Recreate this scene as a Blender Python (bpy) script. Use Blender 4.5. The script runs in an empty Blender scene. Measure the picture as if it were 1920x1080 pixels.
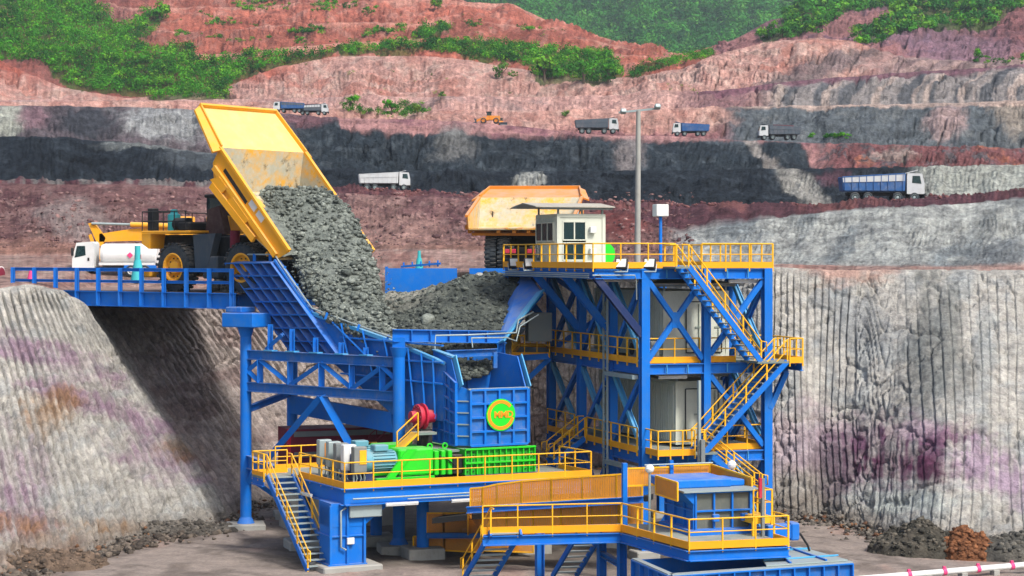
import bpy, math, random
import numpy as np
from mathutils import Vector, Matrix
sc = bpy.context.scene
# ------------------------------------------------------------------ camera, sky, sun, exposure
F = 3700.0; CH = 14.5; HY = 480.0          # focal length in photo pixels, eye height, horizon row
cd = bpy.data.cameras.new('camera'); cam = bpy.data.objects.new('camera', cd); sc.collection.objects.link(cam)
cam.location = (0, 0, CH); cam.rotation_euler = (math.pi/2, 0, 0)
cd.sensor_width = 36; cd.lens = F/1920*36; cd.shift_y = (HY-540)/1920; cd.clip_start = 1; cd.clip_end = 9000
sc.camera = cam
w = bpy.data.worlds.new('World'); sc.world = w; w.use_nodes = True
nt = w.node_tree; nt.nodes.clear()
SUN_EL, SUN_AZ = math.radians(50), math.radians(140)      # azimuth clockwise from +Y (north): behind and right of the camera
sky = nt.nodes.new('ShaderNodeTexSky'); sky.sky_type = 'NISHITA'; sky.sun_disc = False
sky.sun_elevation = SUN_EL; sky.sun_rotation = SUN_AZ; sky.air_density = 1.0; sky.dust_density = 4.0; sky.ozone_density = 1.0
bg = nt.nodes.new('ShaderNodeBackground'); bg.inputs[1].default_value = 0.13
wo = nt.nodes.new('ShaderNodeOutputWorld')
nt.links.new(sky.outputs[0], bg.inputs[0]); nt.links.new(bg.outputs[0], wo.inputs[0])
sl = bpy.data.lights.new('sun', 'SUN'); sl.energy = 2.4; sl.angle = math.radians(10); sl.color = (1, .965, .92)
so = bpy.data.objects.new('sun', sl); sc.collection.objects.link(so)
sd = Vector((math.sin(SUN_AZ)*math.cos(SUN_EL), math.cos(SUN_AZ)*math.cos(SUN_EL), math.sin(SUN_EL)))
so.rotation_euler = sd.to_track_quat('Z', 'Y').to_euler(); so.location = (60, 20, 120)
vs = sc.view_settings; vs.view_transform = 'Standard'; vs.look = 'None'; vs.gamma = 1; vs.exposure = 0.62; vs.use_curve_mapping = False
sc.cycles.max_bounces = 5; sc.cycles.diffuse_bounces = 2; sc.cycles.glossy_bounces = 2; sc.cycles.transparent_max_bounces = 8
sc.cycles.volume_bounces = 0; sc.cycles.use_denoising = True
rng = np.random.default_rng(7); random.seed(7)

# ------------------------------------------------------------------ helpers
def P(px, py, Y): return Vector(((px-960)*Y/F, Y, CH-(py-HY)*Y/F))
def PZ(px, z, Y): return Vector(((px-960)*Y/F, Y, z))
def lin(c): return tuple(((v/255+.055)/1.055)**2.4 if v > 10 else v/255/12.92 for v in c)
def hx(r, g, b, a=1): return (*lin((r, g, b)), a)
def YL(a, ya, b, yb):
    return lambda px: 1/((1/ya)+(px-a)/(b-a)*(1/yb-1/ya))
COL = sc.collection
def tag(o, label=None, cat=None, group=None, kind=None):
    if label: o['label'] = label
    if cat: o['category'] = cat
    if group: o['group'] = group
    if kind: o['kind'] = kind
    return o
def thing(name, label, cat, loc=(0, 0, 0), group=None):
    o = bpy.data.objects.new(name, None); o.empty_display_size = .3; COL.objects.link(o); o.location = loc
    return tag(o, label, cat, group)
def wloc(o):
    v = Vector((0, 0, 0))
    while o is not None: v += Vector(o.location); o = o.parent
    return v
def link_mesh(name, me, mat, parent=None):
    o = bpy.data.objects.new(name, me); COL.objects.link(o)
    if mat is not None and not me.materials: me.materials.append(mat)
    if parent is not None: o.parent = parent
    return o
BOXF = [(0, 3, 2, 1), (4, 5, 6, 7), (0, 1, 5, 4), (1, 2, 6, 5), (2, 3, 7, 6), (3, 0, 4, 7)]
class MB:
    """collects shapes given in local coordinates (M maps them to the world); build() links ONE mesh object"""
    def __init__(s, M=None): s.v = []; s.f = []; s.sm = []; s.M = M; s.mi = []; s.cur = 0
    def add(s, vs, fs, smooth=False):
        n = len(s.v)
        s.v += [s.M @ Vector(v) for v in vs] if s.M is not None else [Vector(v) for v in vs]
        s.f += [tuple(i+n for i in f) for f in fs]; s.sm += [smooth]*len(fs); s.mi += [s.cur]*len(fs)
        return s
    def box(s, a, b):
        x0, y0, z0 = a; x1, y1, z1 = b
        return s.add([(x0,y0,z0),(x1,y0,z0),(x1,y1,z0),(x0,y1,z0),(x0,y0,z1),(x1,y0,z1),(x1,y1,z1),(x0,y1,z1)], BOXF)
    def cbox(s, a, b, c=.04):
        """box with chamfered edges (x-y outline octagon, top and bottom inset)"""
        x0, y0, z0 = a; x1, y1, z1 = b
        def ring(i, z):
            return [(x0+i+c,y0+i,z),(x1-i-c,y0+i,z),(x1-i,y0+i+c,z),(x1-i,y1-i-c,z),(x1-i-c,y1-i,z),(x0+i+c,y1-i,z),(x0+i,y1-i-c,z),(x0+i,y0+i+c,z)]
        R = ring(c*.7, z0)+ring(0, z0+c)+ring(0, z1-c)+ring(c*.7, z1)
        fs = [tuple(range(7, -1, -1)), tuple(range(24, 32))]
        for k in range(3):
            for i in range(8): fs.append((k*8+i, k*8+(i+1) % 8, k*8+8+(i+1) % 8, k*8+8+i))
        return s.add(R, fs)
    def quadbox(s, pts, th):
        """polygon pts extruded by vector th"""
        n = len(pts); th = Vector(th); pts = [Vector(p) for p in pts]
        vs = pts+[p+th for p in pts]
        fs = [tuple(range(n-1, -1, -1)), tuple(range(n, 2*n))]+[(i, (i+1) % n, n+(i+1) % n, n+i) for i in range(n)]
        return s.add(vs, fs)
    def frame(s, A, B, up=(0, 0, 1)):
        A, B = Vector(A), Vector(B); d = (B-A); L = d.length; d.normalize(); up = Vector(up)
        if abs(d.dot(up)) > .98: up = Vector((.31, -.95, 0)) if abs(d.z) > .9 else Vector((0, 0, 1))
        sd_ = d.cross(up).normalized(); u = sd_.cross(d).normalized()
        return A, d, sd_, u, L
    def bar(s, A, B, w_, h_=None, up=(0, 0, 1), off=(0, 0)):
        h_ = w_ if h_ is None else h_
        A, d, sd_, u, L = s.frame(A, B, up); B = Vector(B)
        vs = []
        for p in (A, B):
            for a, b in ((-1, -1), (1, -1), (1, 1), (-1, 1)): vs.append(p+sd_*(a*w_/2+off[0])+u*(b*h_/2+off[1]))
        return s.add(vs, [(0, 3, 2, 1), (4, 5, 6, 7), (0, 1, 5, 4), (1, 2, 6, 5), (2, 3, 7, 6), (3, 0, 4, 7)])
    def ibeam(s, A, B, w_, h_, up=(0, 0, 1), t=.035):
        s.bar(A, B, w_, t, up, (0, h_/2-t/2)); s.bar(A, B, w_, t, up, (0, -h_/2+t/2)); s.bar(A, B, t, h_-2*t, up)
        return s
    def tube(s, A, B, r, n=8, r2=None, caps=True):
        A, d, sd_, u, L = s.frame(A, B); B = Vector(B); r2 = r if r2 is None else r2
        r_ = [sd_*math.cos(2*math.pi*i/n)+u*math.sin(2*math.pi*i/n) for i in range(n)]
        s.add([A+q*r for q in r_]+[B+q*r2 for q in r_], [(i, (i+1) % n, n+(i+1) % n, n+i) for i in range(n)], True)
        if caps:
            s.add([A+q*r for q in r_], [tuple(range(n-1, -1, -1))]); s.add([B+q*r2 for q in r_], [tuple(range(n))])
        return s
    def path(s, pts, r, n=6):
        """smooth tube through points"""
        pts = [Vector(p) for p in pts]; N = len(pts); vs = []
        up = Vector((0, 0, 1)); lastu = None
        for i, p in enumerate(pts):
            d = (pts[min(i+1, N-1)]-pts[max(i-1, 0)]).normalized()
            if lastu is None: ref = up if abs(d.z) < .95 else Vector((1, 0, 0))
            else: ref = lastu
            sd_ = d.cross(ref).normalized(); u = sd_.cross(d).normalized(); lastu = u
            vs += [p+(sd_*math.cos(2*math.pi*k/n)+u*math.sin(2*math.pi*k/n))*r for k in range(n)]
        fs = []
        for i in range(N-1):
            for k in range(n): fs.append((i*n+k, i*n+(k+1) % n, (i+1)*n+(k+1) % n, (i+1)*n+k))
        s.add(vs, fs, True); s.add(vs[:n], [tuple(range(n-1, -1, -1))]); s.add(vs[-n:], [tuple(range(n))])
        return s
    def lathe(s, C, axis, prof, n=24):
        """prof: list of (along axis, radius)"""
        C = Vector(C); axis = Vector(axis).normalized(); ref = Vector((0, 0, 1)) if abs(axis.z) < .9 else Vector((1, 0, 0))
        a = axis.cross(ref).normalized(); b = a.cross(axis)
        for k in range(len(prof)-1):
            (t0, r0), (t1, r1) = prof[k], prof[k+1]; vs = []
            for t, r in ((t0, r0), (t1, r1)):
                vs += [C+axis*t+(a*math.cos(2*math.pi*i/n)+b*math.sin(2*math.pi*i/n))*max(r, .001) for i in range(n)]
            s.add(vs, [(i, (i+1) % n, n+(i+1) % n, n+i) for i in range(n)], True)
        return s
    def build(s, name, mat, parent=None):
        o0 = wloc(parent) if parent is not None else Vector((0, 0, 0))
        me = bpy.data.meshes.new(name)
        me.from_pydata([tuple(v-o0) for v in s.v], [], s.f)
        if any(s.sm): me.polygons.foreach_set('use_smooth', s.sm)
        ms = mat if isinstance(mat, (list, tuple)) else [mat]
        for m in ms: me.materials.append(m)
        if len(ms) > 1: me.polygons.foreach_set('material_index', s.mi)
        me.update()
        return link_mesh(name, me, None, parent)
def Mloc(loc, yaw=0, pitch=0): return Matrix.Translation(loc) @ Matrix.Rotation(yaw, 4, 'Z') @ Matrix.Rotation(pitch, 4, 'Y')
# value noise in numpy
def _h(i, j, k, seed):
    n = (i*374761393+j*668265263+k*2147483647+seed*1274126177) & 0xffffffff
    n = ((n ^ (n >> 13))*1274126177) & 0xffffffff
    n = ((n ^ (n >> 16))*2246822519) & 0xffffffff
    return ((n ^ (n >> 15)) & 0xffff).astype(np.float32)*np.float32(1/65535.0) if hasattr(n,'astype') else ((n ^ (n >> 15)) & 0xffff)/65535.0
def vn(x, y, z=0.0, seed=0):
    x, y = np.broadcast_arrays(np.asarray(x, np.float32), np.asarray(y, np.float32))
    xi, yi = np.floor(x), np.floor(y); fx, fy = x-xi, y-yi; xi, yi = xi.astype(np.int64), yi.astype(np.int64)
    fx, fy = fx*fx*(3-2*fx), fy*fy*(3-2*fy)
    def plane(zi):
        a, b, c, d = _h(xi, yi, zi, seed), _h(xi+1, yi, zi, seed), _h(xi, yi+1, zi, seed), _h(xi+1, yi+1, zi, seed)
        e = a+(b-a)*fx; return e+(c+(d-c)*fx-e)*fy
    if np.ndim(z) == 0: return plane(int(math.floor(float(z))))*2-1
    z = np.asarray(z, np.float32); zi = np.floor(z); fz = z-zi; zi = zi.astype(np.int64); fz = fz*fz*(3-2*fz)
    a, b = plane(zi), plane(zi+1)
    return (a+(b-a)*fz)*2-1
def fbm(x, y, z=0.0, seed=0, o=4, g=.5):
    r = 0; a = 1; t = 0
    for i in range(o):
        r = r+a*vn(x*2**i, y*2**i, np.asarray(z)*2**i, seed+i*17); t += a; a *= g
    return r/t
def sst(a, b, x):
    t = np.clip((x-a)/(b-a), 0, 1); return t*t*(3-2*t)
# ------------------------------------------------------------------ materials
def N(nt, t, **k):
    n = nt.nodes.new(t)
    for a, b in k.items(): setattr(n, a, b)
    return n
def newmat(name):
    m = bpy.data.materials.new(name); m.use_nodes = True; nt = m.node_tree
    return m, nt, nt.nodes['Principled BSDF']
def mixc(nt, fac, a, b, blend='MIX'):
    n = N(nt, 'ShaderNodeMix', data_type='RGBA', blend_type=blend)
    for k, v in ((0, fac), (6, a), (7, b)):
        if hasattr(v, 'links'): nt.links.new(v, n.inputs[k])
        else: n.inputs[k].default_value = v
    return n.outputs[2]
def ramp(nt, src, a, b):
    n = N(nt, 'ShaderNodeMapRange'); n.inputs[1].default_value = a; n.inputs[2].default_value = b; n.clamp = True
    nt.links.new(src, n.inputs[0]); return n.outputs[0]
def noise(nt, co, scale, detail=4, rough=.6, stretch=None):
    if stretch:
        mp = N(nt, 'ShaderNodeMapping'); mp.inputs['Scale'].default_value = stretch; nt.links.new(co, mp.inputs[0]); co = mp.outputs[0]
    n = N(nt, 'ShaderNodeTexNoise'); n.inputs['Scale'].default_value = scale; n.inputs['Detail'].default_value = detail; n.inputs['Roughness'].default_value = rough
    nt.links.new(co, n.inputs['Vector']); return n.outputs[0]
def bump(nt, h, dist, strength, bs, prev=None):
    b = N(nt, 'ShaderNodeBump'); b.inputs['Distance'].default_value = dist; b.inputs['Strength'].default_value = strength
    nt.links.new(h, b.inputs['Height'])
    if prev is not None: nt.links.new(prev, b.inputs['Normal'])
    nt.links.new(b.outputs[0], bs.inputs['Normal']); return b.outputs[0]
def rockmat(name, s=1.0, amp=.5, bd=.25, attr=True, col=None):
    """rock and earth: vertex colour is the mineral colour; noise adds grain; s = feature size in metres"""
    m, nt, bs = newmat(name)
    g = N(nt, 'ShaderNodeNewGeometry'); co = g.outputs['Position']
    if attr:
        a = N(nt, 'ShaderNodeVertexColor', layer_name='Col'); base = a.outputs[0]
    else: base = col
    n1 = noise(nt, co, .9/s, 8, .72); n2 = noise(nt, co, 4.5/s, 5, .7)
    v = N(nt, 'ShaderNodeTexVoronoi'); v.inputs['Scale'].default_value = 2.6/s; nt.links.new(co, v.inputs['Vector'])
    k1 = ramp(nt, n1, .3, .72); k2 = ramp(nt, n2, .3, .7)
    lo = mixc(nt, 1.0, base, (1-amp, 1-amp, 1-amp*.95, 1), 'MULTIPLY'); hi = mixc(nt, 1.0, base, (1+amp*.6,)*3+(1,), 'MULTIPLY')
    c = mixc(nt, k1, lo, hi)
    c = mixc(nt, k2, mixc(nt, 1.0, c, (.66, .66, .67, 1), 'MULTIPLY'), c)
    nt.links.new(c, bs.inputs['Base Color']); bs.inputs['Roughness'].default_value = .95; bs.inputs['Specular IOR Level'].default_value = .15
    p = bump(nt, n1, bd*s, .9, bs); p = bump(nt, n2, bd*s*.6, 1.0, bs, p); bump(nt, v.outputs[0], bd*s*.4, .5, bs, p)
    return m
def paint(name, rgb, rough=.45, dust=.35, dustc=(150, 140, 125), metal=0.0, scale=1.2, spec=.4):
    """painted or bare metal with dust and scuffs"""
    m, nt, bs = newmat(name); base = hx(*rgb)
    g = N(nt, 'ShaderNodeNewGeometry'); co = g.outputs['Position']
    n1 = noise(nt, co, scale, 8, .68); n2 = noise(nt, co, scale*7, 4, .7, (1, 1, .35)); n3 = noise(nt, co, scale*.35, 3, .5)
    k = N(nt, 'ShaderNodeMath', operation='MULTIPLY'); nt.links.new(ramp(nt, n1, .45, .78), k.inputs[0]); nt.links.new(ramp(nt, n2, .3, .8), k.inputs[1])
    k2 = N(nt, 'ShaderNodeMath', operation='MULTIPLY'); nt.links.new(k.outputs[0], k2.inputs[0]); k2.inputs[1].default_value = min(1, dust*2.2)
    b2 = mixc(nt, ramp(nt, n3, .3, .7), mixc(nt, 1, base, (.86, .87, .9, 1), 'MULTIPLY'), base)
    c = mixc(nt, k2.outputs[0], b2, hx(*dustc))
    sx = N(nt, 'ShaderNodeSeparateXYZ'); nt.links.new(g.outputs['Normal'], sx.inputs[0]); kd = N(nt, 'ShaderNodeMath', operation='MULTIPLY'); nt.links.new(ramp(nt, sx.outputs[2], .35, .95), kd.inputs[0]); nt.links.new(ramp(nt, n1, .25, .65), kd.inputs[1]); ke = N(nt, 'ShaderNodeMath', operation='MULTIPLY'); nt.links.new(kd.outputs[0], ke.inputs[0]); ke.inputs[1].default_value = min(.6, dust*1.3)
    c = mixc(nt, ke.outputs[0], c, hx(168, 160, 146))      # settled dust on ledges
    nt.links.new(c, bs.inputs['Base Color'])
    rr = N(nt, 'ShaderNodeMapRange'); rr.inputs[3].default_value = rough; rr.inputs[4].default_value = min(1, rough+.4); nt.links.new(n1, rr.inputs[0])
    nt.links.new(rr.outputs[0], bs.inputs['Roughness']); bs.inputs['Metallic'].default_value = metal; bs.inputs['Specular IOR Level'].default_value = spec
    bump(nt, n2, .01, .25, bs)
    return m
BLUE = paint('blue_paint', (0, 112, 208), .5, .36, (96, 128, 152), spec=.25)
BLUEL = paint('light_blue_paint', (70, 165, 215), .45, .25, (150, 160, 160))
BLUED = paint('dusty_blue_paint', (0, 104, 188), .55, .5, (138, 138, 128))
YEL = paint('yellow_paint', (250, 186, 16), .5, .25, (150, 110, 60))
ORG = paint('orange_toe_paint', (250, 168, 4), .5, .16, (150, 110, 60))
TRK = paint('truck_yellow', (246, 172, 22), .45, .34, (190, 160, 120))
TRKP = paint('sun_bleached_yellow', (248, 208, 110), .5, .4, (205, 190, 150))
def wornmat():
    m, nt, bs = newmat('worn_tray_steel'); g = N(nt, 'ShaderNodeNewGeometry'); co = g.outputs['Position']
    n1 = noise(nt, co, .55, 8, .7); n2 = noise(nt, co, 3.0, 6, .75); n3 = noise(nt, co, .9, 8, .75)
    c = mixc(nt, ramp(nt, n1, .42, .6), hx(176, 172, 150), hx(226, 166, 40)); c = mixc(nt, ramp(nt, n3, .55, .66), c, hx(70, 56, 30)); c = mixc(nt, ramp(nt, n2, .45, .75), c, hx(190, 188, 170))
    nt.links.new(c, bs.inputs['Base Color']); bs.inputs['Roughness'].default_value = .6; bump(nt, n2, .02, .4, bs); return m
TRKW = wornmat()
ORGT = paint('truck_orange', (228, 140, 36), .5, .5, (176, 150, 110))
GALV = paint('galvanised_steel', (160, 176, 176), .4, .3, (120, 120, 110), .35)
GREYP = paint('grey_paint', (120, 128, 128), .5, .4)
CONT = paint('container_paint', (206, 210, 194), .5, .3, (130, 135, 120))
CONTD = paint('container_trim', (150, 162, 150), .5, .35, (110, 110, 100))
ROOF = paint('roof_sheet', (176, 172, 158), .5, .5, (110, 105, 95))
GREEN = paint('green_paint', (30, 208, 22), .45, .36, (90, 110, 80))
GREEND = paint('dusty_green_paint', (20, 165, 20), .45, .5, (95, 100, 85))
WHITE = paint('white_paint', (228, 230, 226), .4, .3, (170, 160, 145))
RED = paint('red_paint', (190, 25, 60), .4, .2)
DRED = paint('dark_red_paint', (120, 22, 48), .5, .3, (90, 60, 60))
PINK = paint('pink_paint', (235, 70, 130), .5, .1)
TEAL = paint('teal_paint', (60, 185, 190), .5, .15)
MOTOR = paint('motor_blue_grey', (95, 160, 175), .45, .3)
NAVY = paint('navy_paint', (12, 40, 90), .5, .25)
BLACK = paint('black_steel', (28, 32, 36), .55, .35, (95, 88, 80))
DARKS = paint('dark_slate_steel', (58, 72, 84), .5, .35, (110, 105, 100))
RUBBER = paint('tyre_rubber', (52, 60, 66), .8, .45, (110, 105, 98), 0, 2.0, .2)
CONC = paint('concrete', (165, 165, 158), .9, .5, (120, 115, 105), 0, 1.5, .2)
DECK = paint('steel_deck', (120, 135, 130), .7, .6, (150, 145, 130), 0, 1.5, .2)
CHUTE = paint('worn_chute_steel', (100, 105, 98), .6, .5, (140, 135, 120), .2)
LOGOG = paint('logo_green', (30, 215, 40), .4, .03); LOGOO = paint('logo_orange', (235, 150, 20), .4, .03)
HIVIS = paint('hivis_yellow', (190, 230, 30), .8, .05); SKIN = paint('skin', (150, 105, 80), .6, 0.02); CLOTHD = paint('dark_cloth', (45, 50, 62), .9, .05)
TBLUE = paint('tipper_blue', (40, 92, 150), .5, .45, (150, 150, 145)); TGREY = paint('tipper_grey', (80, 92, 102), .55, .5, (140, 130, 130))
TWHITE = paint('tipper_white', (200, 205, 205), .5, .45, (150, 145, 140))
HOSE = paint('black_hose', (22, 24, 26), .5, .05)
def glassmat():
    m, nt, bs = newmat('window_glass'); bs.inputs['Base Color'].default_value = hx(38, 66, 72); bs.inputs['Roughness'].default_value = .06
    tr = N(nt, 'ShaderNodeBsdfTransparent'); tr.inputs[0].default_value = (.55, .68, .66, 1); mx = N(nt, 'ShaderNodeMixShader'); mx.inputs[0].default_value = .55
    nt.links.new(tr.outputs[0], mx.inputs[1]); nt.links.new(bs.outputs[0], mx.inputs[2]); nt.links.new(mx.outputs[0], nt.nodes['Material Output'].inputs[0])
    return m
GLASS = glassmat()
def guardmat(name, rgb, op):
    """perforated guard sheet: fine staggered holes"""
    m, nt, bs = newmat(name)
    g = N(nt, 'ShaderNodeNewGeometry'); n1 = noise(nt, g.outputs['Position'], 1.3, 6, .65)
    nt.links.new(mixc(nt, ramp(nt, n1, .35, .75), hx(*rgb), hx(*[int(c*.72+30) for c in rgb])), bs.inputs['Base Color']); bs.inputs['Roughness'].default_value = .6
    v = N(nt, 'ShaderNodeTexVoronoi'); v.inputs['Scale'].default_value = 30; v.inputs['Randomness'].default_value = .05; nt.links.new(g.outputs['Position'], v.inputs['Vector'])
    tr = N(nt, 'ShaderNodeBsdfTransparent'); mx = N(nt, 'ShaderNodeMixShader')
    lt = N(nt, 'ShaderNodeMath', operation='GREATER_THAN'); lt.inputs[1].default_value = op; nt.links.new(v.outputs[0], lt.inputs[0])
    nt.links.new(lt.outputs[0], mx.inputs[0]); nt.links.new(tr.outputs[0], mx.inputs[1]); nt.links.new(bs.outputs[0], mx.inputs[2]); nt.links.new(mx.outputs[0], nt.nodes['Material Output'].inputs[0])
    return m
GUARD = guardmat('orange_guard_mesh', (224, 142, 24), .3)
def leafmat(name):
    m, nt, bs = newmat(name); a = N(nt, 'ShaderNodeVertexColor', layer_name='Col')
    g = N(nt, 'ShaderNodeNewGeometry'); n1 = noise(nt, g.outputs['Position'], .25, 4, .6)
    c = mixc(nt, ramp(nt, n1, .35, .68), mixc(nt, 1, a.outputs[0], (.62, .72, .7, 1), 'MULTIPLY'), mixc(nt, 1, a.outputs[0], (1.15, 1.12, .8, 1), 'MULTIPLY'))
    nt.links.new(c, bs.inputs['Base Color']); bs.inputs['Roughness'].default_value = .7; bs.inputs['Specular IOR Level'].default_value = .2
    tl = N(nt, 'ShaderNodeBsdfTranslucent'); nt.links.new(c, tl.inputs[0]); mx = N(nt, 'ShaderNodeMixShader'); mx.inputs[0].default_value = .3
    nt.links.new(bs.outputs[0], mx.inputs[1]); nt.links.new(tl.outputs[0], mx.inputs[2]); nt.links.new(mx.outputs[0], nt.nodes['Material Output'].inputs[0])
    return m
LEAF = leafmat('leaves'); BARK = paint('bark', (92, 78, 62), .9, .3)
ROCKW = rockmat('wall_rock', .5, .55, .3); ROCKT = rockmat('terrace_rock', 1.3, .6, .45); ROCKF = rockmat('far_earth', 3, .5, .5)
FLOORM = rockmat('floor_mud', .7, .3, .10); OREM = rockmat('ore_rock', .3, .5, .3)
# ------------------------------------------------------------------ terrain
def inpoly(x, y, poly):
    x, y = np.asarray(x, float), np.asarray(y, float); r = np.zeros(x.shape, bool); n = len(poly)
    for i in range(n):
        (x0, y0), (x1, y1) = poly[i], poly[(i+1) % n]
        if y0 == y1: continue
        c = ((y0 > y) != (y1 > y)) & (x < (x1-x0)*(y-y0)/(y1-y0)+x0); r ^= c
    return r
LEFT = [(-220,-60),(-220,100),(0,112),(77,123),(123,157),(160,170),(267,177),(283,188),(377,188),(430,187),(428,157),(493,130),(583,113),(640,100),(640,93),(550,97),(467,103),(367,117),(363,97),(333,90),(267,92),(257,77),(283,63),(310,27),(273,20),(253,47),(213,43),(180,10),(150,-60)]
BAND = [(640,92),(730,80),(800,84),(850,79),(900,80),(960,86),(1050,95),(1140,101),(1163,118),(1168,140),(1120,160),(1062,148),(1010,150),(995,128),(960,118),(905,117),(840,102),(780,96),(640,104)]
BAND2 = [(1170,140),(1240,115),(1290,108),(1338,97),(1338,108),(1250,130),(1185,146)]
BUSH4 = [(768,78),(790,56),(842,46),(848,58),(800,72)]
LOW = [(645,205),(662,186),(680,204),(720,208),(742,190),(790,200),(805,215),(760,223),(700,220),(650,212)]
HILLR = [(1418,80),(1450,52),(1480,26),(1512,-60),(2150,-60),(2150,10),(1920,12),(1890,22),(1862,48),(1800,50),(1720,62),(1680,72),(1620,88),(1600,76),(1615,60),(1682,28),(1660,16),(1600,24),(1560,45),(1525,68),(1480,72)]
VEGPOLY = [LEFT, BAND, BAND2, BUSH4, HILLR]
def grid_mesh(name, V, C, mat, smooth=True):
    R, K, _ = V.shape
    me = bpy.data.meshes.new(name); me.vertices.add(R*K); me.vertices.foreach_set('co', V.reshape(-1).astype(np.float32))
    i = np.arange((R-1)*(K-1)); r = i//(K-1); c = i % (K-1); a = r*K+c
    q = np.stack([a, a+1, a+K+1, a+K], 1).astype(np.int32)
    n = len(q); me.loops.add(n*4); me.loops.foreach_set('vertex_index', q.reshape(-1)); me.polygons.add(n)
    me.polygons.foreach_set('loop_start', np.arange(0, n*4, 4, dtype=np.int32)); me.polygons.foreach_set('loop_total', np.full(n, 4, np.int32))
    if smooth: me.polygons.foreach_set('use_smooth', np.ones(n, bool))
    me.update(calc_edges=True)
    if C is not None:
        at = me.color_attributes.new('Col', 'FLOAT_COLOR', 'POINT'); at.data.foreach_set('color', np.concatenate([C.reshape(-1, 3), np.ones((R*K, 1))], 1).astype(np.float32).reshape(-1))
    return link_mesh(name, me, mat)
def soft(a, k):
    w_ = np.hanning(2*k+3)[1:-1]; w_ /= w_.sum(); p = np.pad(a, (k, k), 'edge'); return np.convolve(p, w_, 'valid')
def project(V): return 960+F*V[..., 0]/V[..., 1], HY-F*(V[..., 2]-CH)/V[..., 1]
def normals(V):
    du = np.gradient(V, axis=1); dv = np.gradient(V, axis=0); n = np.cross(du, dv); n /= np.linalg.norm(n, axis=2, keepdims=True)+1e-9
    return np.where((n[..., 1:2]*1.0-n[..., 2:3] > 0), -n, n)
def c3(*c): return np.array(lin(c))
def lay(C, m, col): return C*(1-m[..., None])+np.asarray(col)*m[..., None]
def blob(px, py, cx, cy, rx, ry, seed=0, wob=.5, edge=.35, rot=0.0):
    ca, sa = math.cos(rot), math.sin(rot); dx, dy = px-cx, py-cy
    d = np.sqrt(((dx*ca+dy*sa)/rx)**2+((-dx*sa+dy*ca)/ry)**2)+wob*fbm(px/rx*1.6, py/ry*1.6, 0, seed, 6, .68)*1.25
    return 1-sst(1-edge, 1+edge, d)
# ---- near walls of the pit, toe on the pit floor, crest at the haul level
NW = [(-190,82,-360,562,111,0),(-30,88,-180,556,112,0),(80,93,-60,551,113,0),(200,98,50,533,114,0),(330,104,112,543,114,0),(424,106.3,160,570,114.5,0),
      (442,108.5,171,577,118.2,0),(480,113,205,577,119.5,0),(560,120,300,578,121,0),(650,128,420,575,124,0),(760,135,560,560,128,0),(850,139,680,530,131,0),(930,141,800,512,136,0),
      (1010,141,1000,508,136,0),(1160,135,1160,506,132,0),(1290,123,1300,505,128,0),(1440,110.5,1440,500,124,0),(1512,108.4,1500,503,123.5,0),(1545,108,1545,505,123,-1.2),
      (1600,105,1600,507,123,-1.6),(1665,102,1680,506,123,.6),(1738,99.5,1765,505,122.5,3.2),(1800,98.6,1830,506,122,2.6),(1890,98,1900,507,121,.8),(1990,97,1990,507,120,0),(2280,94,2240,510,118,0)]
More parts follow.
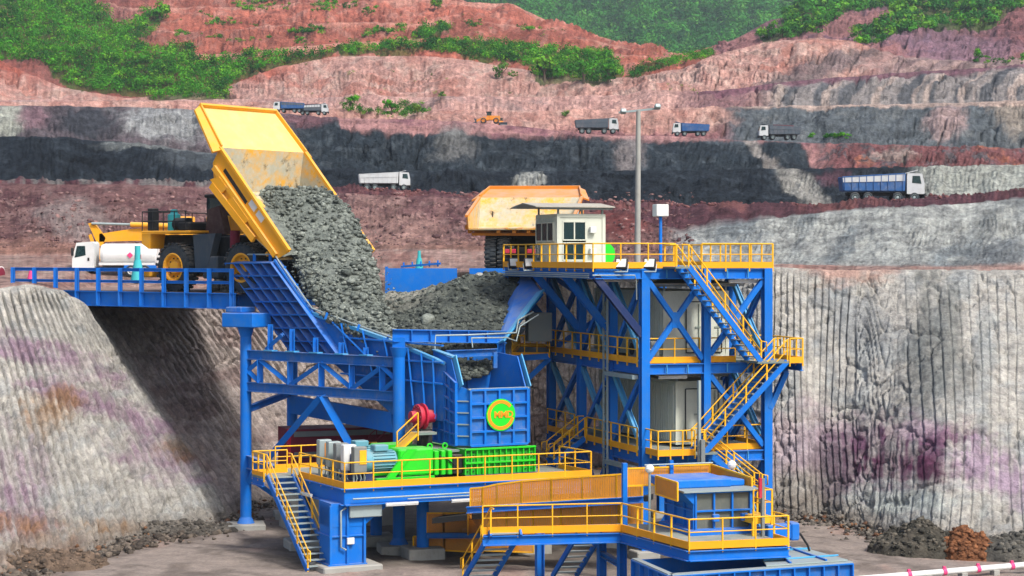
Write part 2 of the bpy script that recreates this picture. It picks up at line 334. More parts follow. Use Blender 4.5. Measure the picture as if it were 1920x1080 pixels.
def near_wall():
    K, R = 1420, 170
    A = np.array(NW, float); t0 = np.concatenate([[0], np.cumsum(np.abs(np.diff(A[:, 0]))+np.abs(np.diff(A[:, 2])))]); t0 /= t0[-1]; t = np.linspace(0, 1, K)
    I = lambda k, s=9: soft(np.interp(t, t0, A[:, k]), s)
    tp, tY, cp, cy, cY, bl = I(0), I(1, 4), I(2), I(3, 6), I(4, 4), I(5, 18)
    T = np.stack([(tp-960)*tY/F, tY, np.full(K, -.35)], 1); Cr = np.stack([(cp-960)*cY/F, cY, CH-(cy-HY)*cY/F], 1)
    v = np.linspace(0, 1, R)[:, None, None]
    V = T[None]*(1-v)+Cr[None]*v
    vv = v[..., 0]; V[..., 1] -= bl[None]*np.sin(np.pi*vv**.8)
    V[..., 1] += 1.2*np.sin(np.pi*vv)*.6           # slightly concave cut
    px, py = project(V); nrm = normals(V)
    dm = np.diff((T+Cr)/2, axis=0); s = np.concatenate([[0], np.cumsum(np.abs(dm[:, 0])+.3*np.abs(dm[:, 1]))])[None]
    X, Y, Z = V[..., 0], V[..., 1], V[..., 2]
    wob = fbm(s/2.6, Z/3.2, 0, 3, 3)
    right = sst(1600, 1690, px)
    per = .44*(1-right)+.58*right
    ph = s/per+wob*.24+right*Z*.10
    # between px 1540 and 1780 the tooth marks lean
    lean = sst(1535, 1570, px)*(1-sst(1745, 1790, px))*sst(700, 770, py)
    ph = ph+lean*0
    g = np.abs(np.sin(np.pi*ph)); left0 = 1-sst(430, 560, px)
    vis = .5+.5*sst(-.3, .3, fbm(s/.9, Z/1.6, 0, 11, 3))
    flat_ = sst(0.94, 1.0, vv)+1-sst(.0, .09, vv+.03*fbm(s/2, 0*Z, 0, 5, 2))
    amp = (.16*(1-.5*right))*vis*(1-np.clip(flat_, 0, 1))
    fr = ph-np.floor(ph); lf_ = 1+1.3*left0; d = amp*(1+.5*left0)*(.9*(1-fr)**1.2-.5)-amp*lf_*1.2*np.exp(-((fr-.94)/(.07+.03*left0))**2)-amp*lf_*.5*np.exp(-(fr/.06)**2)
    d += .11*fbm(X/1.5, Y/1.5, Z/1.5, 21, 4, .6)+.25*fbm(X/6, Y/6, Z/6, 31, 3)+.10*fbm(X/.4, Y/.4, Z/.4, 41, 2)-.22*(1-sst(0, .05, np.abs(fbm(X/3.5, Y/3.5, Z/2.2, 45, 4))))
    rough = blob(px, py, 1755, 620, 60, 90, 5)+blob(px, py, 400, 610, 60, 60, 6)+(1-sst(.0, .12, vv))
    d += rough*.22*fbm(X/.7, Y/.7, Z/.7, 51, 3, .6)
    d *= (1-.6*sst(.97, 1, vv))
    V = V+nrm*d[..., None]
    # mineral colours
    n1 = fbm(px/90, py/35, 0, 61, 4); n2 = fbm(px/30, py/16, 0, 71, 4)
    C = np.ones(px.shape+(3,))*c3(186, 183, 173)
    C = lay(C, sst(-.1, .5, n1)*.7, c3(206, 202, 191)); C = lay(C, sst(.05, .5, n2)*.55, c3(168, 172, 170))
    left = 1-sst(430, 520, px); stq = .45+.85*sst(-.3, .15, fbm(s/.3, Z/1.4, 0, 501, 3)); stq = np.clip(stq*(.55+.6*sst(-.2, .2, fbm(s/2.2, Z/.5, 0, 502, 4))), 0, 1)
    pur = c3(160, 136, 150)
    for q in [(60,660,170,26,1,.3),(250,780,120,22,2,.35),(30,900,60,70,3,.2),(300,860,90,30,4,.3),(120,740,90,18,9,.3),(40,985,80,20,10,.1),(330,700,60,40,12,.6)]:
        C = lay(C, blob(px, py, q[0], q[1], q[2], q[3], q[4], .9, .6, q[5])*.95*left*stq, pur)
    for q in [(75,785,38,34,1),(120,755,30,22,2),(225,985,55,16,3),(345,840,45,22,4),(60,985,70,22,5)]:
        C = lay(C, blob(px, py, q[0], q[1], q[2], q[3], q[4]+30, .9, .7)*.8*stq, c3(160, 122, 82))
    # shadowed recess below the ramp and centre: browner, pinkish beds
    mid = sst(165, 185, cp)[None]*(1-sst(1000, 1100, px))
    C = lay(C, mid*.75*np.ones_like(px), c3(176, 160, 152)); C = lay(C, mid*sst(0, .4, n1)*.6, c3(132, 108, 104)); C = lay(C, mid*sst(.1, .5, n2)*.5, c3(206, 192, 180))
    # right part
    rt = sst(1000, 1060, px)
    C = lay(C, rt*sst(.0, .45, fbm(px/45, py/60, 0, 81, 4))*.55, c3(158, 166, 166))
    C = lay(C, rt*blob(px, py, 1755, 640, 55, 110, 7, .8, .5)*.75, c3(112, 116, 112))
    C = lay(C, rt*blob(px, py, 1600, 600, 60, 60, 8, .8, .5)*.55, c3(130, 138, 142))
    C = lay(C, rt*blob(px, py, 1500, 830, 110, 60, 9, .7, .5)*.5, c3(190, 160, 172))
    C = lay(C, blob(px, py, 1670, 850, 130, 75, 10, .6, .35, -.15)*.95*stq, c3(122, 84, 110))
    C = lay(C, blob(px, py, 1690, 870, 105, 28, 11, .7, .4, .12)*.95*stq, c3(102, 58, 84))
    C = lay(C, blob(px, py, 1560, 880, 40, 60, 12, .7, .4)*.7, c3(100, 84, 94))
    C = lay(C, blob(px, py, 1690, 935, 110, 30, 13, .7, .4, .1)*.75, c3(186, 194, 186))
    C = lay(C, blob(px, py, 1870, 880, 90, 45, 14, .8, .5, .5)*.9*stq, c3(172, 150, 168))
    C = lay(C, blob(px, py, 1720, 805, 50, 16, 15, .7, .4, .1)*.6, c3(206, 178, 190))
    C = lay(C, rt*blob(px, py, 1120, 860, 90, 120, 16, .9, .5)*.6, c3(150, 112, 122))
    C = lay(C, rt*blob(px, py, 1470, 930, 60, 50, 17, .9, .5)*.55, c3(140, 130, 118))
    C = lay(C, blob(px, py, 1590, 505, 70, 24, 18, .7, .5)*.7, c3(196, 150, 132))
    # soil colour gets darker towards the toe
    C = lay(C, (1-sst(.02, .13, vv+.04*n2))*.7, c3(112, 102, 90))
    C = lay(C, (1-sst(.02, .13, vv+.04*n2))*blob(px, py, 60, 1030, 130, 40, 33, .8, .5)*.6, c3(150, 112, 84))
    C = C*(1+.16*fbm(s/.45, Z/3.5, 0, 401, 3)+.14*fbm(px/9, py/7, 0, 402, 3))[..., None]
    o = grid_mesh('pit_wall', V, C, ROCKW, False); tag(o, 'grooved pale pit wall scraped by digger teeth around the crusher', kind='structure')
    return cp, cy, cY
ncp, ncy, ncY = near_wall()
# ---- pit floor
def floor_z(X, Y):
    return .10*fbm(X/3, Y/3, 0, 5, 4)+.22*fbm(X/14, Y/14, 0, 6, 3)-.1
def pit_floor():
    xs = np.linspace(-48, 48, 300); ys = np.concatenate([np.linspace(20, 76, 20), np.linspace(76.4, 118, 190), np.linspace(119, 150, 20)])
    X, Y = np.meshgrid(xs, ys); Z = floor_z(X, Y)
    tr = np.abs(np.sin((X*.5+Y*.85)*1.3+1.2*fbm(X/6, Y/6, 0, 9, 2)))
    Z += .07*(tr-.5)*sst(-.1, .4, fbm(X/7, Y/7, 0, 13, 2))+.06*fbm(X/.8, Y/.8, 0, 14, 3)+.1*np.clip(fbm(X/1.6, Y/1.6, 0, 15, 3)-.15, 0, 1)
    V = np.stack([X, Y, Z], 2)
    n1 = fbm(X/4, Y/9, 0, 8, 4); n2 = fbm(X/1.2, Y/2.2, 0, 18, 4)
    C = np.ones(X.shape+(3,))*c3(152, 140, 130)
    C = lay(C, sst(-.1, .45, n1)*.65, c3(150, 138, 128)); C = lay(C, sst(.05, .4, n2)*.75, c3(112, 102, 94)); C = lay(C, sst(.2, .6, -n1)*.6, c3(172, 156, 146)); C = lay(C, sst(.12, .3, fbm((X*.5+Y*.85)/.5, (X-Y*.6)/9, 0, 58, 4))*sst(-.2, .2, n1)*.7, c3(100, 92, 84))
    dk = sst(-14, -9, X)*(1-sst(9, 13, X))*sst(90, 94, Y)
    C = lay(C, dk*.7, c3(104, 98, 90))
    C = lay(C, sst(.2, .5, fbm(X/2.5, Y/5, 0, 28, 3))*(1-dk)*.4, c3(172, 134, 118))
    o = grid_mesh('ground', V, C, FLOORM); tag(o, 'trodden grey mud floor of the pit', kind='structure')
pit_floor()
# ---- haul level and the terraces behind, one continuous stepped hillside
XC = [-260, 0, 120, 240, 400, 520, 640, 800, 880, 960, 1040, 1120, 1200, 1280, 1360, 1440, 1520, 1600, 1680, 1760, 1840, 1920, 2180]
def ln(Y, **k):
    """line: py given at some pixel columns, depth Y (number or dict)"""
    xs = sorted(k['y']); py = np.interp(XC, xs, [k['y'][x] for x in xs])
    yy = np.full(len(XC), float(Y)) if not isinstance(Y, dict) else np.interp(XC, sorted(Y), [Y[x] for x in sorted(Y)])
    return ('l', py, yy)
def flat(dY, dz=.3): return ('f', dY, dz)
LINES = [
 ('rim',),
 ln({0:150, 640:155, 960:150, 1120:142, 1280:133, 2000:130}, y={0:480,400:474,640:470,800:468,960:474,1120:484,1280:494,1440:498,1600:500,1920:503}),
 ln({0:168, 640:172, 960:172, 1120:166, 1240:150, 1300:143, 2000:142}, y={0:345,240:346,400:352,640:362,800:370,960:378,1120:392,1200:412,1280:438,1360:424,1440:412,1520:402,1600:394,1760:385,1920:374,2180:360}),
 ln({0:190, 640:200, 1120:205, 2000:205}, y={0:340,240:342,400:345,640:352,800:362,960:372,1120:380,1280:384,1440:386,1600:384,1700:378,1760:372,1840:366,1920:358,2180:345}),
 flat(20, .2),
 ln(246, y={0:256,120:258,240:268,330:284,400:288,520:300,640:318,800:320,960:322,1120:320,1280:320,1440:317,1600:314,1760:312,1920:308}),
 flat(50, .5),
 ln(314, y={0:198,240:200,400:206,520:212,640:222,800:226,960:234,1040:246,1120:254,1280:256,1360:262,1440:264,1520:268,1600:270,1760:275,1920:277}),
 flat(80, .6),
 ln(416, y={0:191,240:190,520:192,640:208,800:208,960:207,1120:205,1280:203,1440:200,1600:197,1760:193,1920:188,2180:180}),
 flat(55, .6),
 ln(500, y={-260:180,0:188,240:188,400:187,520:184,640:181,960:181,1120:180,1280:178,1360:168,1440:158,1520:149,1600:143,1760:133,1920:124,2180:112}),
 flat(48, .8),
 ln(590, y={-260:95,0:114,60:124,120:165,240:184,400:172,450:152,520:126,560:112,640:104,800:106,880:112,960:126,1040:142,1120:150,1200:142,1280:128,1330:110,1360:98,1400:84,1480:71,1560:74,1600:76,1640:104,1680:106,1760:112,1840:116,1920:121,2180:125}),
 flat(28, 2),
 ln(655, y={-260:30,0:70,240:95,300:100,400:104,520:92,640:80,720:76,800:72,880:76,960:84,1040:90,1120:98,1200:104,1280:112,1360:96,1440:78,1520:74,1600:70,1680:66,1760:80,1840:70,1920:66,2180:60}),
 flat(22, 1.5),
 ln(712, y={-260:0,0:30,240:56,300:66,400:62,520:46,640:42,720:44,800:44,880:42,960:46,1040:58,1120:76,1200:94,1280:106,1360:90,1440:66,1520:56,1600:48,1680:44,1760:46,1840:34,1920:22,2180:10}),
 flat(20, 1.5),
 ln(770, y={-260:-50,0:-20,240:14,300:22,400:16,520:8,640:6,720:0,800:-4,860:2,900:6,960:6,1000:14,1024:40,1040:46,1120:68,1200:90,1280:102,1360:82,1440:50,1520:34,1600:24,1680:18,1760:16,1840:6,1920:-10,2180:-30}),
 flat(40, 3),
 ln(860, y={-260:-110,0:-90,400:-46,640:-40,800:-26,900:14,960:24,1040:60,1120:84,1200:98,1280:108,1360:84,1440:40,1520:18,1600:2,1680:-8,1760:-30,1920:-60,2180:-80}),
]
ROWS = [26, 40, 16, 3, 40, 4, 40, 4, 34, 4, 28, 4, 44, 5, 32, 4, 26, 4, 28, 4, 16]
NSM = {2: 3, 13: 2}
def terraces():
    K = 940; cols = np.linspace(-240, 2160, K)
    W = []
    for li, L in enumerate(LINES):
        if L[0] == 'rim':
            Y = np.interp(cols, ncp, ncY); py = np.interp(cols, ncp, ncy); X = (cols-960)*Y/F; Z = CH-(py-HY)*Y/F-.12
        elif L[0] == 'l':
            py = soft(np.interp(cols, XC, L[1]), 5)+(2.0*fbm(cols/60, 0*cols, 0, 100+li, 4)+1.6*fbm(cols/14, 0*cols, 0, 150+li, 3))*(.5 if li < 3 else 1); Y = soft(np.interp(cols, XC, L[2]), 6)
            Y = Y*(1+.012*fbm(cols/130, 0*cols, 0, 200+li, 3)); X = (cols-960)*Y/F; Z = CH-(py-HY)*Y/F
        else:
            p = W[-1]; Y = p[:, 1]+L[1]; Z = p[:, 2]+L[2]; X = (cols-960)*Y/F
        W.append(np.stack([X, Y, Z], 1))
    parts = []; vi = []; ii = []
    for k in range(len(W)-1):
        n = ROWS[k]; t = np.linspace(0, 1, n+1)[(0 if k == 0 else 1):, None, None]
        parts.append(W[k][None]*(1-t)+W[k+1][None]*t); vi.append(np.repeat(t[:, :, 0], K, 1)); ii.append(np.full((len(t), K), k))
    V = np.concatenate(parts); v = np.concatenate(vi); seg = np.concatenate(ii)
    px, py = project(V); nrm = normals(V); X, Y, Z = V[..., 0], V[..., 1], V[..., 2]
    flatm = np.isin(seg, [i-1 for i, L in enumerate(LINES) if L[0] == 'f'])
    face = ~flatm & (seg != 0)
    edge = np.where(face, 4*v*(1-v), 0); edge = np.sqrt(np.clip(edge, 0, 1))
    sc_ = Y/200.0
    wob = fbm(px/70, py/40, 0, 3, 3)
    g = np.abs(np.sin(np.pi*(px/9.0+wob*2.2+np.where(px > 1250, (py-300)*.05, 0))))
    vis = sst(-.2, .3, fbm(px/110, py/30, 0, 4, 3))
    d = -(1-g)**1.3*.26*vis*sc_*edge*.9
    d += sc_*(.8*fbm(px/20, py/14, 0, 5, 5, .66)+1.6*fbm(px/95, py/60, 0, 6, 3))*edge*np.where(seg < 3, .55, .8)
    ru = np.abs(fbm(px/48+seg*7.3+py*.012, py/60+seg*3.1, 0, 14, 3))           # gullies
    d -= sc_*.75*(1-sst(0, .09, ru))*edge*(seg > 3)*sst(-.1, .3, fbm(px/150, py/50, 0, 19, 2))
    lz = Z/(1.5+.0022*Y)+.5*fbm(px/120, py/60, 0, 25, 3)+px*.0016; fz = lz-np.floor(lz); d += sc_*.42*(1-fz)*edge*(seg > 3)*sst(-.25, .2, fbm(px/80, py/16, 0, 26, 3))
    V[..., 2] += np.where(seg == 2, (1.0*np.clip(fbm(X/3.2, Y/5, 0, 15, 4)+.1, 0, 1)+.5*fbm(X/1.2, Y/1.2, 0, 16, 3))*np.sqrt(4*v*(1-v)+.25)*.9, 0)
    V[..., 2] += np.where(seg == 0, .35*fbm(X/3, Y/3, 0, 17, 4)*np.sqrt(4*v*(1-v)), 0)
    V += nrm*d[..., None]
    # ------------- colours
    n1 = fbm(px/60, py/22, 0, 61, 6, .62)*1.25; n2 = fbm(px/22, py/10, 0, 71, 5, .65)*1.25; n3 = fbm(px/130, py/50, 0, 81, 3)
    pink, red, pale, purp, coal, grey, white, rust = c3(212,160,148), c3(192,104,84), c3(226,192,178), c3(122,82,92), c3(40,48,56), c3(112,120,124), c3(196,198,188), c3(184,112,86)
    C = np.ones(px.shape+(3,))*pink
    S = lambda *k: np.isin(seg, k).astype(float)
    # haul road and first bank
    C = lay(C, S(0), c3(190,158,146)); C = lay(C, S(0)*sst(0, .4, n1)*.6, c3(170,120,108)); C = lay(C, S(0)*sst(.1, .5, n2)*.5, c3(206,186,170))
    bk = S(1)*(1-sst(1230, 1300, px))
    C = lay(C, bk, c3(136,102,100)); C = lay(C, bk*sst(-.1, .4, n1)*.7, c3(104,70,76)); C = lay(C, bk*sst(.05, .45, n2)*.6, c3(170,140,134)); C = lay(C, bk*sst(425, 475, py+12*n2)*.75, c3(176,134,116))
    C = lay(C, bk*blob(px, py, 130, 410, 60, 40, 3, .8, .5)*.7, c3(178,164,158)); C = lay(C, bk*blob(px, py, 730, 430, 90, 45, 4, .8, .5)*.5, c3(198,160,146)); C = lay(C, bk*blob(px, py, 1150, 415, 60, 28, 6, .8, .5)*.6, c3(150,74,66))
    gw = S(1)*sst(1230, 1300, px)
    C = lay(C, gw, c3(186,190,184)); C = lay(C, gw*sst(-.1, .35, fbm((px+py)/60, (px-py)/160, 0, 91, 4))*.75, c3(128,138,142)); C = lay(C, gw*sst(.15, .5, n2)*.4, c3(206,208,198))
    C = lay(C, gw*blob(px, py, 1880, 480, 60, 40, 7, .7, .5)*.7, c3(112,120,126)); C = lay(C, gw*sst(492, 502, py)*.8, c3(200,164,150))
    sp = S(2)
    C = lay(C, sp, c3(108,72,78)); C = lay(C, sp*sst(0, .45, n1)*.7, c3(150,98,92)); C = lay(C, sp*sst(.15, .5, n2)*.6, c3(86,60,68)); C = lay(C, sp*(1-sst(380, 430, px))*.8*sst(-.2, .3, n2), c3(150,148,142)); C = lay(C, S(3), c3(120,84,86))
    # tier 1: coal
    t1 = S(4, 5); C = lay(C, t1, coal); C = lay(C, t1*sst(0, .5, n2)*.5, c3(74,84,92)); C = lay(C, t1*sst(.1, .5, n1)*.45, c3(26,32,40))
    C = lay(C, t1*blob(px, py, 985, 348, 38, 26, 8, .6, .3, -.7)*.85, white)
    C = lay(C, t1*blob(px, py, 1500, 345, 62, 24, 9, .6, .35, .75)*.85, c3(180,178,168)); C = lay(C, t1*sst(1690, 1760, px+18*n2)*.92, c3(192,196,184)); C = lay(C, t1*blob(px, py, 1560, 330, 30, 14, 19, .6, .4)*.5, purp)
    C = lay(C, t1*blob(px, py, 330, 278, 130, 7, 10, .6, .4, .06)*.8, c3(150,156,152)); C = lay(C, t1*blob(px, py, 350, 296, 60, 14, 11, .7, .4)*.45, grey)
    # tier 2
    t2 = S(6, 7); C = lay(C, t2, c3(50,60,68)); C = lay(C, t2*sst(0, .5, n2)*.5, c3(96,106,112)); C = lay(C, t2*sst(.1, .5, n1)*.4, c3(42,50,58))
    wtop = np.interp(px, [0, 560, 640, 960, 1120, 1300, 1500, 1560, 2200], [0, 0, 250, 256, 258, 262, 265, 330, 330])
    C = lay(C, t2*(1-sst(wtop-4, wtop+4, py+3*n2))*sst(540, 600, px), c3(190,144,140)); C = lay(C, t2*(1-sst(wtop-4, wtop+4, py+3*n2))*sst(540, 600, px)*sst(0, .4, n1)*.75, c3(130,86,100))
    lf = t2*(1-sst(520, 570, px)); C = lay(C, lf*.5, c3(150,132,136)); C = lay(C, lf*blob(px, py, 300, 232, 80, 36, 12, .6, .4)*.85, c3(176,180,178)); C = lay(C, lf*blob(px, py, 165, 225, 60, 36, 13, .6, .4)*.85, c3(56,64,72)); C = lay(C, lf*blob(px, py, 10, 228, 42, 34, 14, .4, .3)*.9, c3(186,190,176)); C = lay(C, lf*blob(px, py, 62, 220, 26, 26, 15, .5, .4)*.8, c3(150,118,126))
    C = lay(C, t2*blob(px, py, 560+20, 225, 60, 12, 25, .6, .4)*.6, c3(150,104,110)); C = lay(C, t2*blob(px, py, 850, 275, 40, 30, 16, .8, .5)*.6, c3(150,150,146)); C = lay(C, t2*blob(px, py, 1180, 285, 30, 30, 17, .6, .4, .7)*.6, c3(160,150,146)); C = lay(C, t2*blob(px, py, 1430, 285, 70, 9, 18, .5, .4, .75)*.75, c3(172,166,158))
    rm = t2*sst(1520, 1570, px+20*n2); C = lay(C, rm, c3(140,92,92)); C = lay(C, rm*sst(.0, .35, n2)*.8, c3(100,104,108)); C = lay(C, rm*sst(.15, .4, n1)*.8, c3(188,120,96)); C = lay(C, rm*blob(px, py, 1680, 292, 40, 14, 22, .7, .4)*.7, c3(184,170,158))
    # tier 3
    t3 = S(8, 9); C = lay(C, t3, c3(206,160,146)); C = lay(C, t3*sst(.05, .45, n2)*.6, c3(176,120,108)); C = lay(C, t3*sst(.1, .5, n1)*.5, c3(222,192,176)); C = lay(C, t3*sst(232, 252, py+5*n2)*sst(900, 1000, px)*.8, c3(140,92,100))
    gr = t3*sst(1330, 1400, px+25*n2); C = lay(C, gr, c3(104,112,116)); C = lay(C, gr*sst(0, .45, n2)*.55, c3(76,84,92)); C = lay(C, gr*sst(.2, .55, n1)*.5, c3(140,144,142)); C = lay(C, gr*blob(px, py, 1775, 232, 34, 30, 23, .7, .4)*.8, c3(196,168,162)); C = lay(C, gr*blob(px, py, 1900, 215, 40, 30, 24, .8, .5)*.6, c3(176,160,140)); C = lay(C, gr*(1-sst(203, 207, py+2*n2))*.8, c3(206,180,164))
    # tier 4: folded beds on the right
    t4 = S(10, 11); C = lay(C, t4, c3(208,166,154)); C = lay(C, t4*sst(.0, .4, n2)*.55, c3(178,134,126)); C = lay(C, t4*sst(.2, .5, n1)*.5, c3(150,136,134))
    fd = t4*sst(1400, 1470, px); ph = px+28*np.sin((py-150)/24)+10*n3
    C = lay(C, fd, c3(150,144,140)); C = lay(C, fd*sst(.15, .6, np.sin(ph/8.5)+.6*np.sin(ph/21+1))*.8, c3(84,90,96)); C = lay(C, fd*sst(.5, 1.1, np.sin(ph/14+2)+.5*np.sin(ph/5))*.7, c3(204,184,170)); C = lay(C, t4*sst(1250, 1330, px)*(1-sst(1380, 1450, px))*.7, c3(118,84,96))
    bt = np.interp(px, [1280, 1450, 1600, 1760, 1920, 2200], [186, 162, 146, 137, 128, 118]); C = lay(C, t4*sst(1280, 1330, px)*(1-sst(bt+3, bt+9, py+3*n2))*.9, c3(128,88,100)); C = lay(C, S(11)*sst(1250, 1330, px), c3(128,88,100))
    # tier 5: pale pink cliff
    t5 = S(12, 13); C = lay(C, t5, c3(218,170,156)); C = lay(C, t5*sst(-.05, .35, n2)*.65, c3(228,196,180)); C = lay(C, t5*sst(.05, .45, n1)*.6, c3(200,128,110)); C = lay(C, t5*sst(.25, .6, fbm(px/7, py/40, 0, 95, 3))*.35, c3(150,92,80))
    C = lay(C, t5*(1-sst(480, 600, px))*(1-sst(130, 165, py+8*n2))*.85, c3(190,96,76))
    dkm = t5*sst(1560, 1640, px+40*n3-(150-py)*1.2); C = lay(C, t5*blob(px, py, 1530, 135, 120, 20, 26, .6, .4, -.3)*.75, c3(104,102,106)); C = lay(C, dkm*.75, c3(120,108,112)); C = lay(C, dkm*sst(0, .4, np.sin((px+py*3)/11+3*n3))*.7, c3(196,166,156))
    # upper red terraces
    up = S(14, 15, 16, 17, 18, 19, 20)*1.0
    C = lay(C, up, c3(198,118,98)); C = lay(C, up*sst(0, .4, n2)*.6, c3(208,154,138)); C = lay(C, up*sst(.1, .5, n1)*.6, c3(168,98,84)); C = lay(C, up*sst(.15, .5, fbm(px/6, py/30, 0, 96, 3))*.35, c3(140,84,72)); C = lay(C, up*(1-sst(230, 330, px))*.8, c3(140,96,92))
    rh = up*sst(1290, 1360, px); C = lay(C, rh, c3(170,120,118)); C = lay(C, rh*sst(.0, .4, n1)*.7, c3(128,100,118)); C = lay(C, rh*sst(.1, .5, n2)*.5, c3(196,140,124)); C = lay(C, rh*blob(px, py, 1800, 90, 120, 40, 27, .7, .4)*.7, c3(136,112,130)); C = lay(C, rh*blob(px, py, 1900, 40, 60, 50, 28, .7, .4)*.6, c3(146,92,92))
    tone = np.array([1,1,1,1,1,1,1,1,1,1,1,1,1,1,1.08,1.1,.9,1.15,1.06,1.2,.9])[seg]; C = C*tone[..., None]; C = lay(C, up*sst(.84, .95, v+.06*n2)*(1-sst(1290, 1340, px))*.6, c3(226,168,148)); C = lay(C, up*(1-sst(.0, .3, v+.15*n2))*.5*(1-sst(1290, 1340, px)), c3(164,84,68))  # lit crest edges and shaded step toes painted into the colour
    vg = np.zeros_like(px)
    for pl_ in VEGPOLY: vg = np.maximum(vg, inpoly(px+7*n2, py+5*n1, pl_))
    C = lay(C, vg*(seg > 11)*(.75+.25*n2), c3(58, 96, 30))
    bed = fbm(px/170, py/2.6+px*.004, 0, 301, 3); stk = fbm((px+1.3*py)/7, (px-py)/70, 0, 302, 3); stk2 = fbm(px/4, py/26, 0, 303, 3)
    C = C*(1+.3*bed+.28*np.where(px > 700, stk, 0)+.3*stk2)[..., None]
    # split into one structure object per band, sharing their border rows
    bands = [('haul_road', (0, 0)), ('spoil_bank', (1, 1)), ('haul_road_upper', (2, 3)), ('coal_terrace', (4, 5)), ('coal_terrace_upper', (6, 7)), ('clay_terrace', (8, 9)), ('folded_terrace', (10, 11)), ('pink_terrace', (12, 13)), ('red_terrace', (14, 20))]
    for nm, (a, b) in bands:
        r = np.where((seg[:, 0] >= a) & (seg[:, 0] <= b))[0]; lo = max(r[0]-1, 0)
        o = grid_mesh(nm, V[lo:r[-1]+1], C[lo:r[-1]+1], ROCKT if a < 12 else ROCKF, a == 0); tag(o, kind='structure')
    return V, px, py
TV, TPX, TPY = terraces()
_p2, _q2 = project(TV)
def ground_at(px, py):
    """first terrace surface point seen at photo column px, row py"""
    c = int(round((px+240)/2400*(TV.shape[1]-1))); c = min(max(c, 0), TV.shape[1]-1)
    r = int(np.argmax(_q2[:, c] <= py)); return TV[r, c].copy()
def crest_near(px, Ymin, Ymax):
    """highest-in-picture terrace point of a column within a depth range"""
    c = int(round((px+240)/2400*(TV.shape[1]-1))); m = (TV[:, c, 1] > Ymin) & (TV[:, c, 1] < Ymax); r = np.where(m)[0]; k = r[np.argmin(_q2[r, c])]; return TV[k, c].copy()
def z_ground(px, Y):
    c = int(round((px+240)/2400*(TV.shape[1]-1))); return float(np.interp(Y, TV[:, c, 1], TV[:, c, 2]))
# ---- far wooded mountain
def mountain():
    K, R = 300, 90
    cols = np.linspace(-700, 2700, K); t = np.linspace(0, 1, R)[:, None]
    pyb, pyt = 190, np.interp(cols, [-700, 900, 1300, 1700, 2700], [-160, -150, -190, -230, -260])
    Y = 1250+t*700+60*fbm(cols[None]/200, t*3, 0, 5, 3); py = pyb*(1-t)+pyt[None]*t
    Z = CH-(py-HY)*Y/F+22*fbm(cols[None]/140, t*5, 0, 6, 4); X = (cols[None]-960)*Y/F
    V = np.stack([X, Y+0*Z, Z], 2); C = np.ones(X.shape+(3,))*c3(46, 84, 40)
    o = grid_mesh('mountain', V, C, ROCKF); tag(o, kind='structure'); return V
MV = mountain(); MPX, MPY = project(MV)
# ------------------------------------------------------------------ vegetation
def leaf_mesh(name, cen, rad, leaves, cols, mat, parent=None, flat_=.75, lsz=.2, kind='stuff'):
    """crowns: cen (n,3), rad (n,), cols (n,3); each crown is a lobed cloud of small folded leaf sprays"""
    n = len(cen); cen = np.asarray(cen, float); rad = np.asarray(rad, float)
    c = np.repeat(np.arange(n), leaves); m = len(c)
    lob = rng.normal(size=(n, 6, 3)); lob /= np.linalg.norm(lob, axis=2, keepdims=True); lob[..., 2] = np.abs(lob[..., 2])*.8-.1
    lobe = lob[c, rng.integers(0, 6, m)]
    d = rng.normal(size=(m, 3)); d /= np.linalg.norm(d, axis=1, keepdims=True)
    p = lobe*.52+d*(rng.random((m, 1))**.45)*.55; p[:, 2] = p[:, 2]*flat_+.35
    pos = cen[c]+p*rad[c, None]
    nrm = d*.8+lobe*.5+rng.normal(size=(m, 3))*.35; nrm[:, 2] += .25; nrm /= np.linalg.norm(nrm, axis=1, keepdims=True)
    a = np.cross(nrm, rng.normal(size=(m, 3))); a /= np.linalg.norm(a, axis=1, keepdims=True)+1e-9; b = np.cross(nrm, a)
    sz = (rad[c]*lsz*(.6+.8*rng.random(m)))[:, None]
    Vv = np.stack([pos-a*sz, pos-b*sz*.55+nrm*sz*.18, pos+a*sz, pos+b*sz*.55+nrm*sz*.18], 1).reshape(-1, 3)
    me = bpy.data.meshes.new(name)
    o0 = np.array(wloc(parent)) if parent is not None else 0
    me.vertices.add(m*4); me.vertices.foreach_set('co', (Vv-o0).astype(np.float32).reshape(-1))
    me.loops.add(m*4); me.loops.foreach_set('vertex_index', np.arange(m*4, dtype=np.int32)); me.polygons.add(m)
    me.polygons.foreach_set('loop_start', np.arange(0, m*4, 4, dtype=np.int32)); me.polygons.foreach_set('loop_total', np.full(m, 4, np.int32)); me.update(calc_edges=True)
    cc = np.asarray(cols)[c]*(.75+.5*rng.random((m, 1))); at = me.color_attributes.new('Col', 'FLOAT_COLOR', 'POINT')
    at.data.foreach_set('color', np.concatenate([np.repeat(cc, 4, 0), np.ones((m*4, 1))], 1).astype(np.float32).reshape(-1))
    o = link_mesh(name, me, mat, parent)
    if parent is None: tag(o, kind=kind)
    return o
def surf(VV, PX, PY, px, py):
    """first visible surface point for arrays of photo positions"""
    K = VV.shape[1]; x0, x1 = PX[0, 0], PX[0, -1]
    c = np.clip(np.round((px-x0)/(x1-x0)*(K-1)).astype(int), 0, K-1)
    ok = PY[:, c] <= py[None, :]; ok[:30 if VV is TV else 0] = False
    r = np.argmax(ok, axis=0); r = np.where(ok.any(0), r, np.argmin(PY[30 if VV is TV else 0:, c], axis=0)+(30 if VV is TV else 0)); return VV[r, c]
def scatter(poly, n, edge=6):
    P_ = np.array(poly); x = rng.uniform(P_[:, 0].min(), P_[:, 0].max(), n); y = rng.uniform(P_[:, 1].min(), P_[:, 1].max(), n)
    k = inpoly(x+edge*fbm(x/18, y/12, 0, 3, 3), y+edge*fbm(x/18, y/12, 0, 4, 3), poly); return x[k], y[k]
